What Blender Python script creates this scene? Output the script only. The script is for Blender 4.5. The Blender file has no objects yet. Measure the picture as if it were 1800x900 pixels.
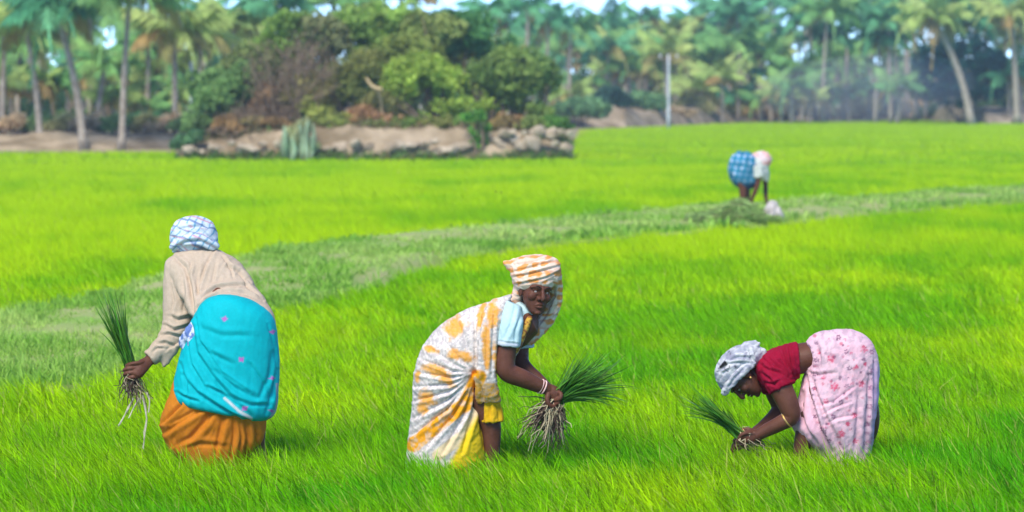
import bpy, math, random
import numpy as np
from mathutils import Vector

# ------------------------------------------------------------------ camera, sky, sun, exposure
sc = bpy.context.scene
COL = sc.collection
F_PX = 6200.0            # focal length in photo pixels (1800 wide)
CAM_Z = 2.28
TH = math.atan(290.0 / F_PX)
cam_d = bpy.data.cameras.new('camera')
cam_d.sensor_width = 36.0
cam_d.lens = F_PX / 1800.0 * 36.0
cam_d.clip_start = 0.5
cam_d.clip_end = 6000.0
cam_d.dof.use_dof = True
cam_d.dof.focus_distance = 20.0
cam_d.dof.aperture_fstop = 3.5
cam = bpy.data.objects.new('camera', cam_d)
COL.objects.link(cam)
cam.location = (0, 0, CAM_Z)
cam.rotation_euler = (math.pi / 2 - TH, 0, 0)
sc.camera = cam

SUN_EL, SUN_AZ = 50.0, -22.0      # azimuth measured from the direction behind the camera, + towards the right
sx = math.cos(math.radians(SUN_EL)) * math.sin(math.radians(SUN_AZ))
sy = -math.cos(math.radians(SUN_EL)) * math.cos(math.radians(SUN_AZ))
sz = math.sin(math.radians(SUN_EL))
world = bpy.data.worlds.new('World')
sc.world = world
world.use_nodes = True
wn = world.node_tree
wn.nodes.clear()
sky = wn.nodes.new('ShaderNodeTexSky')
sky.sky_type = 'NISHITA'
sky.sun_disc = False
sky.sun_elevation = math.radians(SUN_EL)
sky.sun_rotation = math.atan2(sx, sy)
sky.air_density = 0.35
sky.dust_density = 0.0
sky.ozone_density = 6.0
bg = wn.nodes.new('ShaderNodeBackground')
bg.inputs['Strength'].default_value = 0.15
wo = wn.nodes.new('ShaderNodeOutputWorld')
wn.links.new(sky.outputs[0], bg.inputs[0])
wn.links.new(bg.outputs[0], wo.inputs[0])
sun_d = bpy.data.lights.new('sun', 'SUN')
sun_d.energy = 2.0
sun_d.angle = math.radians(28)
sun_d.color = (1.0, 0.93, 0.81)
sun = bpy.data.objects.new('sun', sun_d)
COL.objects.link(sun)
sun.location = (0, 0, 30)
sun.rotation_euler = Vector((sx, sy, sz)).to_track_quat('Z', 'Y').to_euler()
sc.view_settings.view_transform = 'Standard'
sc.view_settings.look = 'None'
sc.view_settings.gamma = 1.0
sc.view_settings.use_curve_mapping = False
sc.view_settings.exposure = 1.36
try:
    sc.cycles.use_denoising = True
    sc.cycles.max_bounces = 12
    sc.cycles.diffuse_bounces = 7
    sc.cycles.transmission_bounces = 8
    sc.cycles.volume_bounces = 0
except Exception:
    pass

rng = np.random.default_rng(7)
random.seed(7)

# ------------------------------------------------------------------ helpers
def at(px, py, Y):
    """Point of the place seen at photo pixel (px, py) at distance Y from the camera."""
    c, s = math.cos(TH), math.sin(TH)
    a, b = (px - 900.0) / F_PX, (450.0 - py) / F_PX
    d = np.array([a, c + b * s, -s + b * c])
    return np.array([0, 0, CAM_Z]) + d * (Y / d[1])

def pix(co):
    co = np.asarray(co, dtype=float)
    c, s = math.cos(TH), math.sin(TH)
    z = co[:, 2] - CAM_Z
    fwd = co[:, 1] * c - z * s
    up = co[:, 1] * s + z * c
    return 900 + F_PX * co[:, 0] / fwd, 450 - F_PX * up / fwd

def depth_of(py, z=0.2):
    return F_PX * (CAM_Z - z) / (py - 160.0)

def vnoise(x, y, seed=0):
    x = np.asarray(x, dtype=float); y = np.asarray(y, dtype=float)
    xi = np.floor(x).astype(np.int64); yi = np.floor(y).astype(np.int64)
    fx = x - xi; fy = y - yi
    fx = fx * fx * (3 - 2 * fx); fy = fy * fy * (3 - 2 * fy)
    def h(a, b):
        n = (a * 374761393 + b * 668265263 + seed * 1442695041) & 0xffffffff
        n = ((n ^ (n >> 13)) * 1274126177) & 0xffffffff
        n = n ^ (n >> 16)
        return (n & 0xffff) / 65535.0
    a = h(xi, yi); b = h(xi + 1, yi); c = h(xi, yi + 1); d = h(xi + 1, yi + 1)
    return (a * (1 - fx) + b * fx) * (1 - fy) + (c * (1 - fx) + d * fx) * fy

def fbm(x, y, seed=0, o=3):
    t = 0; amp = 0.5; tot = 0
    for k in range(o):
        t = t + amp * vnoise(x * 2 ** k, y * 2 ** k, seed + k * 17); tot += amp; amp *= 0.55
    return t / tot

def sstep(a, b, x):
    t = np.clip((x - a) / (b - a), 0, 1)
    return t * t * (3 - 2 * t)

def tag(o, label=None, cat=None, group=None, kind=None):
    if label: o['label'] = label
    if cat: o['category'] = cat
    if group: o['group'] = group
    if kind: o['kind'] = kind
    return o

def empty(name, loc):
    o = bpy.data.objects.new(name, None)
    o.empty_display_size = 0.2
    COL.objects.link(o)
    o.location = loc
    return o

def link(name, me, parent=None, loc=None):
    o = bpy.data.objects.new(name, me)
    COL.objects.link(o)
    if loc is not None: o.location = loc
    if parent is not None: o.parent = parent
    return o

def mesh_np(name, verts, faces, mat, color=None, smooth=False):
    """verts (n,3); faces list of int arrays (k, 3) and / or (k, 4)."""
    verts = np.asarray(verts, dtype=np.float32)
    me = bpy.data.meshes.new(name)
    if not isinstance(faces, list): faces = [faces]
    faces = [np.asarray(f, dtype=np.int32) for f in faces if len(f)]
    loops = np.concatenate([f.ravel() for f in faces])
    sizes = np.concatenate([np.full(len(f), f.shape[1], dtype=np.int32) for f in faces])
    starts = np.concatenate([[0], np.cumsum(sizes)[:-1]]).astype(np.int32)
    me.vertices.add(len(verts)); me.loops.add(len(loops)); me.polygons.add(len(sizes))
    me.vertices.foreach_set('co', verts.ravel())
    me.loops.foreach_set('vertex_index', loops)
    me.polygons.foreach_set('loop_start', starts)
    me.polygons.foreach_set('loop_total', sizes)
    if color is not None: set_col(me, color)
    if smooth: me.polygons.foreach_set('use_smooth', np.ones(len(sizes), dtype=bool))
    me.materials.append(mat)
    me.update(calc_edges=True)
    me.validate()
    return me

def set_col(me, color):
    color = np.asarray(color, dtype=np.float32)
    if color.shape[1] == 3:
        color = np.hstack([color, np.ones((len(color), 1), dtype=np.float32)])
    at_ = me.attributes.new('print', 'FLOAT_COLOR', 'POINT')
    at_.data.foreach_set('color', color.ravel())

# ------------------------------------------------------------------ materials
def new_mat(name):
    m = bpy.data.materials.new(name)
    m.use_nodes = True
    nt = m.node_tree
    b = nt.nodes['Principled BSDF']
    return m, nt, b

def mat_noise(name, c1, c2, scale=8.0, rough=0.8, bump=0.0, bscale=40.0, spec=0.3, detail=4.0):
    m, nt, b = new_mat(name)
    tc = nt.nodes.new('ShaderNodeNewGeometry')
    n = nt.nodes.new('ShaderNodeTexNoise'); n.inputs['Scale'].default_value = scale; n.inputs['Detail'].default_value = detail
    nt.links.new(tc.outputs['Position'], n.inputs['Vector'])
    r = nt.nodes.new('ShaderNodeValToRGB')
    r.color_ramp.elements[0].position = 0.35; r.color_ramp.elements[1].position = 0.65
    r.color_ramp.elements[0].color = (*c1, 1); r.color_ramp.elements[1].color = (*c2, 1)
    nt.links.new(n.outputs['Fac'], r.inputs['Fac'])
    nt.links.new(r.outputs['Color'], b.inputs['Base Color'])
    b.inputs['Roughness'].default_value = rough
    b.inputs['Specular IOR Level'].default_value = spec
    if bump:
        n2 = nt.nodes.new('ShaderNodeTexNoise'); n2.inputs['Scale'].default_value = bscale; n2.inputs['Detail'].default_value = 5
        nt.links.new(tc.outputs['Position'], n2.inputs['Vector'])
        bp = nt.nodes.new('ShaderNodeBump'); bp.inputs['Strength'].default_value = bump; bp.inputs['Distance'].default_value = 0.02
        nt.links.new(n2.outputs['Fac'], bp.inputs['Height'])
        nt.links.new(bp.outputs['Normal'], b.inputs['Normal'])
    return m

def mat_print(name, rough=0.85, spec=0.2, transl=0.0, bump=0.15, bscale=160.0, var=0.12):
    """Surface whose dye or pigment is stored in the point attribute «print»."""
    m, nt, b = new_mat(name)
    a = nt.nodes.new('ShaderNodeAttribute'); a.attribute_name = 'print'
    g = nt.nodes.new('ShaderNodeNewGeometry')
    n = nt.nodes.new('ShaderNodeTexNoise'); n.inputs['Scale'].default_value = 60; n.inputs['Detail'].default_value = 4
    nt.links.new(g.outputs['Position'], n.inputs['Vector'])
    mr = nt.nodes.new('ShaderNodeMapRange')
    mr.inputs['From Min'].default_value = 0.3; mr.inputs['From Max'].default_value = 0.7
    mr.inputs['To Min'].default_value = 1 - var; mr.inputs['To Max'].default_value = 1 + var
    nt.links.new(n.outputs['Fac'], mr.inputs['Value'])
    vm = nt.nodes.new('ShaderNodeVectorMath'); vm.operation = 'SCALE'
    nt.links.new(a.outputs['Color'], vm.inputs[0]); nt.links.new(mr.outputs[0], vm.inputs['Scale'])
    nt.links.new(vm.outputs[0], b.inputs['Base Color'])
    b.inputs['Roughness'].default_value = rough
    b.inputs['Specular IOR Level'].default_value = spec
    if bump:
        n2 = nt.nodes.new('ShaderNodeTexNoise'); n2.inputs['Scale'].default_value = bscale; n2.inputs['Detail'].default_value = 3
        nt.links.new(g.outputs['Position'], n2.inputs['Vector'])
        bp = nt.nodes.new('ShaderNodeBump'); bp.inputs['Strength'].default_value = bump; bp.inputs['Distance'].default_value = 0.01
        nt.links.new(n2.outputs['Fac'], bp.inputs['Height'])
        nt.links.new(bp.outputs['Normal'], b.inputs['Normal'])
    if transl:
        t = nt.nodes.new('ShaderNodeBsdfTranslucent')
        nt.links.new(vm.outputs[0], t.inputs['Color'])
        mx = nt.nodes.new('ShaderNodeMixShader'); mx.inputs[0].default_value = transl
        out = nt.nodes['Material Output']
        nt.links.new(b.outputs[0], mx.inputs[1]); nt.links.new(t.outputs[0], mx.inputs[2])
        nt.links.new(mx.outputs[0], out.inputs['Surface'])
    return m

def mat_leaf_obj(name, transl=0.3, rough=0.5):
    """Leaf whose hue is the object's own colour, varied from place to place."""
    m, nt, b = new_mat(name)
    oi = nt.nodes.new('ShaderNodeObjectInfo')
    g = nt.nodes.new('ShaderNodeNewGeometry')
    n = nt.nodes.new('ShaderNodeTexNoise'); n.inputs['Scale'].default_value = 1.6; n.inputs['Detail'].default_value = 3
    nt.links.new(g.outputs['Position'], n.inputs['Vector'])
    hs = nt.nodes.new('ShaderNodeHueSaturation')
    mr = nt.nodes.new('ShaderNodeMapRange')
    mr.inputs['From Min'].default_value = 0.3; mr.inputs['From Max'].default_value = 0.7
    mr.inputs['To Min'].default_value = 0.6; mr.inputs['To Max'].default_value = 1.4
    nt.links.new(n.outputs['Fac'], mr.inputs['Value'])
    nt.links.new(mr.outputs[0], hs.inputs['Value'])
    nt.links.new(oi.outputs['Color'], hs.inputs['Color'])
    nt.links.new(hs.outputs[0], b.inputs['Base Color'])
    b.inputs['Roughness'].default_value = rough
    b.inputs['Specular IOR Level'].default_value = 0.12
    t = nt.nodes.new('ShaderNodeBsdfTranslucent')
    nt.links.new(hs.outputs[0], t.inputs['Color'])
    mx = nt.nodes.new('ShaderNodeMixShader'); mx.inputs[0].default_value = transl
    out = nt.nodes['Material Output']
    nt.links.new(b.outputs[0], mx.inputs[1]); nt.links.new(t.outputs[0], mx.inputs[2])
    nt.links.new(mx.outputs[0], out.inputs['Surface'])
    return m

M_cloth = mat_print('woven_cotton', 0.9, 0.08, 0.0, 0.25, 220, 0.06)
M_silk = mat_print('smooth_cloth', 0.75, 0.12, 0.0, 0.12, 120, 0.05)
M_skin = mat_noise('brown_skin', (0.098, 0.035, 0.020), (0.135, 0.051, 0.031), 14, 0.5, 0.2, 90, 0.22)
M_rice = mat_print('rice_leaf', 0.6, 0.10, 0.36, 0, 1, 0.05)
M_leafp = mat_print('leaf_blade', 0.5, 0.35, 0.25, 0, 1, 0.08)
M_root = mat_print('muddy_root', 0.8, 0.3, 0.0, 0, 1, 0.15)
M_clod = mat_noise('wet_dark_mud', (0.035, 0.022, 0.016), (0.09, 0.06, 0.045), 40, 0.7, 0.6, 120)
M_leaf = mat_leaf_obj('foliage_leaf')
M_frond = mat_leaf_obj('palm_leaflet', 0.3, 0.45)
M_bark = mat_noise('palm_bark', (0.28, 0.23, 0.18), (0.46, 0.40, 0.32), 5, 0.9, 0.5, 12)
M_twig = mat_noise('grey_brown_wood', (0.17, 0.12, 0.075), (0.30, 0.22, 0.15), 6, 0.9)
M_deadwood = mat_noise('pale_dead_wood', (0.45, 0.33, 0.16), (0.6, 0.45, 0.25), 6, 0.9)
M_white = mat_noise('whitewashed_concrete', (0.50, 0.52, 0.55), (0.66, 0.68, 0.70), 3, 0.8)
M_gold = mat_noise('brass', (0.60, 0.36, 0.10), (0.75, 0.5, 0.18), 60, 0.35)
M_gold.node_tree.nodes['Principled BSDF'].inputs['Metallic'].default_value = 0.6
M_pinkb = mat_noise('pale_bangle', (0.75, 0.45, 0.42), (0.85, 0.6, 0.55), 60, 0.3)
M_eye = mat_noise('eye_white', (0.30, 0.25, 0.22), (0.38, 0.33, 0.30), 90, 0.3)
M_iris = mat_noise('dark_iris', (0.01, 0.007, 0.005), (0.02, 0.012, 0.01), 90, 0.15)
M_tooth = mat_noise('tooth', (0.7, 0.65, 0.55), (0.8, 0.75, 0.65), 90, 0.3)
M_hair = mat_noise('black_hair', (0.006, 0.005, 0.005), (0.012, 0.010, 0.009), 60, 0.45)
M_sack = mat_noise('white_sack_cloth', (0.40, 0.36, 0.34), (0.54, 0.49, 0.47), 9, 0.85, 0.4, 30)
M_mud = mat_noise('wet_green_mud', (0.09, 0.22, 0.008), (0.16, 0.34, 0.012), 0.7, 0.9)
M_bund = mat_noise('bund_soil', (0.22, 0.36, 0.06), (0.36, 0.38, 0.15), 0.9, 0.95, 0.6, 9)
M_soil = mat_noise('bare_tan_soil', (0.34, 0.26, 0.17), (0.46, 0.36, 0.25), 2.2, 0.95, 0.6, 14)
M_earth = mat_noise('tan_earth', (0.20, 0.15, 0.085), (0.46, 0.36, 0.24), 0.9, 0.95, 1.0, 3.0)
M_rock = mat_noise('pale_rock', (0.27, 0.21, 0.14), (0.52, 0.43, 0.31), 1.9, 0.9, 0.8, 6.0)
M_land = mat_noise('scrubby_ground', (0.22, 0.20, 0.09), (0.42, 0.33, 0.20), 0.25, 0.95)

# ------------------------------------------------------------------ layout curves of the paddies (photo pixels -> metres on the ground)
BN_X = np.array([-900, -300, 0, 150, 300, 480, 620, 770, 900, 1100, 1300, 1500, 1800, 2700]); 
BN_Y = np.array([880, 740, 674, 674, 618, 540, 507, 457, 428, 406, 391, 370, 347, 305])
BF_X = np.array([-900, -300, 0, 200, 300, 470, 650, 900, 1200, 1400, 1800, 2700])
BF_Y = np.array([760, 615, 552, 505, 480, 440, 411, 392, 362, 352, 326, 282])
EDGE_X = np.array([-900, 0, 310, 318, 980, 1000, 1020, 1300, 1600, 1700, 1800, 2700])
EDGE_Y = np.array([263, 261, 260, 272, 272, 264, 224, 213, 208, 212, 214, 214])

def in_bund(px, py):
    return (py < np.interp(px, BN_X, BN_Y)) & (py > np.interp(px, BF_X, BF_Y))

def ribbon(name, near, far, z0, z1, mat, nx=90, ny=10, bumpy=0.0, kind='structure', drop=0.05):
    """Raised strip of ground between two ground lines given as world XY polylines."""
    u = np.linspace(0, 1, nx); v = np.linspace(0, 1, ny)
    near = np.asarray(near); far = np.asarray(far)
    tn = np.linspace(0, 1, len(near)); tf = np.linspace(0, 1, len(far))
    vs = []
    for vv in v:
        x = np.interp(u, tn, near[:, 0]) * (1 - vv) + np.interp(u, tf, far[:, 0]) * vv
        y = np.interp(u, tn, near[:, 1]) * (1 - vv) + np.interp(u, tf, far[:, 1]) * vv
        prof = min(1.0, math.sin(math.pi * vv) * 2.2)
        z = z0 - drop * (vv in (0.0, 1.0)) + (z1 - z0) * prof * (1 + bumpy * (fbm(x * 0.9, y * 0.9, 5) - 0.5) * 2)
        vs.append(np.stack([x, y, z], 1))
    vs = np.concatenate(vs)
    f = []
    for j in range(ny - 1):
        a = np.arange(nx - 1) + j * nx
        f.append(np.stack([a, a + 1, a + nx + 1, a + nx], 1))
    me = mesh_np(name, vs, np.concatenate(f), mat, smooth=True)
    o = link(name, me); tag(o, kind=kind)
    return o

def gl(xs, ys, z=0.2):
    return [at(x, y, depth_of(y, z))[:2] for x, y in zip(xs, ys)]

# ground: one sheet to the horizon
S = 4000.0
me = mesh_np('field_ground', [(-S, -60, 0), (S, -60, 0), (S, S, 0), (-S, S, 0)], np.array([[0, 1, 2, 3]]), M_mud)
tag(link('field_ground', me), 'wet green mud of the paddy field under the rice', kind='structure')
# scrubby land behind the paddies (4 mm and more above the mud sheet)
xs = np.linspace(-900, 2700, 40)
bn = np.array(gl(xs, np.interp(xs, EDGE_X, EDGE_Y)))
land = np.concatenate([bn, np.array([[900, 1500], [-900, 1500]])])
vs = np.hstack([land, np.full((len(land), 1), 0.05)])
me = bpy.data.meshes.new('scrub_land'); me.from_pydata(vs.tolist(), [], [list(range(len(vs)))]); me.materials.append(M_land); me.update()
tag(link('scrub_land', me), 'dry scrubby ground under the palm grove', kind='structure')
# bund
ub = np.linspace(-900, 2700, 140)
bund = ribbon('field_bund', gl(ub, np.interp(ub, BN_X, BN_Y), 0.12), gl(ub, np.interp(ub, BF_X, BF_Y), 0.12), 0.02, 0.17, M_bund, 200, 12, 0.35)
tag(bund, 'low grassy earth bund crossing the paddy field')

SOILS = [[(85, 672), (120, 658), (165, 652), (230, 660), (290, 662), (300, 674), (200, 684), (120, 684)],
         [(630, 492), (660, 474), (700, 462), (760, 449), (768, 455), (720, 472), (680, 486), (650, 498)],
         [(1165, 394), (1200, 386), (1260, 381), (1320, 377), (1330, 382), (1270, 388), (1200, 397)],
         [(1375, 374), (1440, 368), (1520, 361), (1560, 360), (1540, 366), (1460, 373), (1390, 379)]]
# ------------------------------------------------------------------ banks of earth behind the paddies
def bank(name, line_px, width, height, mat, label, nx=120, ny=14, seed=1, kind='structure', rough=0.5):
    """A bank whose foot follows photo line line_px on the ground; real ridge with a back slope."""
    xs_, ys_ = zip(*line_px)
    u = np.linspace(0, 1, nx)
    px = np.interp(u, np.linspace(0, 1, len(xs_)), xs_); py = np.interp(u, np.linspace(0, 1, len(ys_)), ys_)
    base = np.array([at(a, b, depth_of(b, 0.1)) for a, b in zip(px, py)])
    V = []
    for j in range(ny):
        v = j / (ny - 1)
        x = base[:, 0]; y = base[:, 1] + width * v
        prof = math.sin(min(1, v * 2.4) * math.pi / 2) * (1 - max(0, v - 0.75) * 3.8)
        nz = fbm(x * 0.5, y * 0.5 + v * 3, seed, 4)
        ends = np.clip(np.minimum(u, 1 - u) * 12, 0, 1) ** 0.5
        z = height * prof * ends * (1 + rough * (nz - 0.5) * 2)
        yy = y + (fbm(x * 0.9, v * 4 + 10, seed + 3, 3) - 0.5) * 0.8 * (0.3 + v)
        V.append(np.stack([x, yy, z - 0.05 * (j == 0)], 1))
    V = np.concatenate(V)
    f = np.concatenate([np.stack([np.arange(nx - 1) + j * nx, np.arange(nx - 1) + j * nx + 1, np.arange(nx - 1) + (j + 1) * nx + 1, np.arange(nx - 1) + (j + 1) * nx], 1) for j in range(ny - 1)])
    o = link(name, mesh_np(name, V, f, mat, smooth=True)); tag(o, label, kind=kind)
    return o
bank('earth_bank', [(-500, 262), (0, 261), (160, 261), (420, 259)], 6, 0.62, M_earth, 'bare tan earth bank in front of the left palms')
bank('earth_bank', [(930, 224), (1100, 222), (1300, 214)], 10, 1.15, M_earth, 'reddish brown earth bank behind the utility pole', seed=4)
bank('earth_bank', [(1280, 213), (1500, 209), (1660, 208)], 12, 0.5, M_earth, 'low dry bank under the hazy palm grove', seed=6)
bank('earth_bank', [(1660, 213), (1740, 216), (2300, 216)], 10, 1.05, M_rock, 'pale rocky bank under the dark tree', seed=9)
# island mound
def mound():
    nx, ny = 140, 30
    Y0 = depth_of(277, 0.1)
    xl, xr = at(300, 277, Y0)[0], at(1012, 268, Y0)[0]
    V = []
    for j in range(ny):
        v = j / (ny - 1)
        for i in range(nx):
            u = i / (nx - 1)
            x = xl + (xr - xl) * u
            bulge = (4 * u * (1 - u)) ** 0.35
            y = Y0 + 0.5 + (v - 0.1) * 7 * bulge + 1.2 * (1 - bulge) + 0.5 * float(fbm(np.array(u * 9), np.array(v * 5), 2) - 0.5)
            prof = math.sin(min(1, v * 5) * math.pi / 2) * (1 - max(0, v - 0.8) * 4.9)
            step = 0.5 * float(fbm(np.array(u * 14), np.array(v * 9), 8, 4)) + 0.75
            V.append((x, y, -0.05 + 0.98 * prof * bulge * step + (0.35 * math.sin(min(1, v * 2) * math.pi / 2) * bulge if v < 0.8 else 0)))
    f = []
    for j in range(ny - 1):
        for i in range(nx - 1):
            a = j * nx + i
            f.append((a, a + 1, a + nx + 1, a + nx))
    o = link('earth_mound', mesh_np('earth_mound', V, np.array(f), M_earth, smooth=True))
    tag(o, 'overgrown earth mound rising from the paddy field', kind='structure')
    return np.array(V).reshape(ny, nx, 3)
MOUND = mound()

# rocks on the mound's foot
def rock_mesh(seed):
    r = np.random.default_rng(seed)
    import bmesh
    bm = bmesh.new(); bmesh.ops.create_icosphere(bm, subdivisions=2, radius=1.1)
    sc_ = r.uniform(0.8, 1.25, 3)
    planes = r.normal(size=(11, 3)); planes /= np.linalg.norm(planes, axis=1)[:, None]; dist = r.uniform(.52, .88, 11)
    for v in bm.verts:
        q = np.array(v.co)
        for p_, d_ in zip(planes, dist):
            e_ = q.dot(p_) - d_
            if e_ > 0: q = q - p_ * e_
        n = float(fbm(np.array(q[0] * 2.5 + seed * 3.1 + q[2]), np.array(q[1] * 2.5 + q[2] * 1.3), seed, 3))
        v.co = Vector(q * sc_ * (0.88 + 0.24 * n))
    me_ = bpy.data.meshes.new('rock'); bm.to_mesh(me_); bm.free(); me_.materials.append(M_rock)
    return me_
ROCKS = [rock_mesh(k) for k in range(9)]
def rock(px, py, Y, r_px, label, sq=(1, 0.8, 0.6)):
    p = at(px, py, Y); r = r_px * Y / F_PX
    o = link('rock', ROCKS[random.randrange(9)], loc=p)
    o.scale = (r * sq[0], r * sq[1], r * sq[2]); o.rotation_euler = (random.uniform(-.3, .3), random.uniform(-.3, .3), random.uniform(0, 6))
    tag(o, label, 'rock', 'pale rocks at the foot of the mound'); return o
YM = depth_of(277, 0.1) + 1.0
def ordinal(n):
    w = ['first', 'second', 'third', 'fourth', 'fifth', 'sixth', 'seventh', 'eighth', 'ninth', 'tenth', 'eleventh', 'twelfth', 'thirteenth', 'fourteenth', 'fifteenth', 'sixteenth', 'seventeenth', 'eighteenth', 'nineteenth', 'twentieth']
    return w[n] if n < 20 else 'twenty ' + w[n - 20]
def rock_row(n, x0, x1, y, dy0, dy1, dY, r0, r1, text, sq):
    xs_ = sorted(x0 + (x1 - x0) * (k + random.uniform(-.35, .35)) / (n - 1) for k in range(n))
    for k, x in enumerate(xs_):
        rock(x, y + random.uniform(dy0, dy1), YM + dY + random.uniform(-.2, .25), random.uniform(r0, r1) * random.choice([.75, 1, 1, 1.25]), '%s rock from the left %s' % (ordinal(k), text), sq)
rock_row(26, 548, 815, 262, -13, 8, -.95, 6, 14, 'along the middle of the mound foot', (1.35, .8, .62))
rock_row(16, 872, 1003, 248, -18, 12, -.55, 7, 16, 'in the heap at the right end of the mound', (1.1, .8, .85))
rock_row(13, 328, 488, 262, -12, 7, -.9, 6, 14, 'along the left foot of the mound', (1.3, .8, .65))

# ------------------------------------------------------------------ shape builders (all in metres)
def catmull(P, m):
    P = np.asarray(P, dtype=float)
    n = len(P)
    if n < 3:
        t = np.linspace(0, 1, m * (n - 1) + 1)[:, None]
        return P[0] * (1 - t) + P[-1] * t
    Q = np.vstack([2 * P[0] - P[1], P, 2 * P[-1] - P[-2]])
    out = []
    for k in range(n - 1):
        p0, p1, p2, p3 = Q[k], Q[k + 1], Q[k + 2], Q[k + 3]
        t = np.linspace(0, 1, m, endpoint=False)[:, None]
        out.append(0.5 * (2 * p1 + (p2 - p0) * t + (2 * p0 - 5 * p1 + 4 * p2 - p3) * t ** 2 + (3 * p1 - p0 - 3 * p2 + p3) * t ** 3))
    out.append(P[-1:])
    return np.vstack(out)

class Shape:
    def __init__(self): self.v = []; self.f = []; self.n = 0
    def add(self, V, Fq, Ft):
        self.v.append(V); self.f += [tuple(i + self.n for i in q) for q in Fq] + [tuple(i + self.n for i in t) for t in Ft]; self.n += len(V)
    def rings(self, R):
        k, n = len(R), len(R[0])
        V = np.vstack([np.vstack(R), R[0].mean(0)[None], R[-1].mean(0)[None]])
        q = [(j * n + i, j * n + (i + 1) % n, (j + 1) * n + (i + 1) % n, (j + 1) * n + i) for j in range(k - 1) for i in range(n)]
        t = [(k * n, (i + 1) % n, i) for i in range(n)] + [(k * n + 1, (k - 1) * n + i, (k - 1) * n + (i + 1) % n) for i in range(n)]
        self.add(V, q, t)

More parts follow.
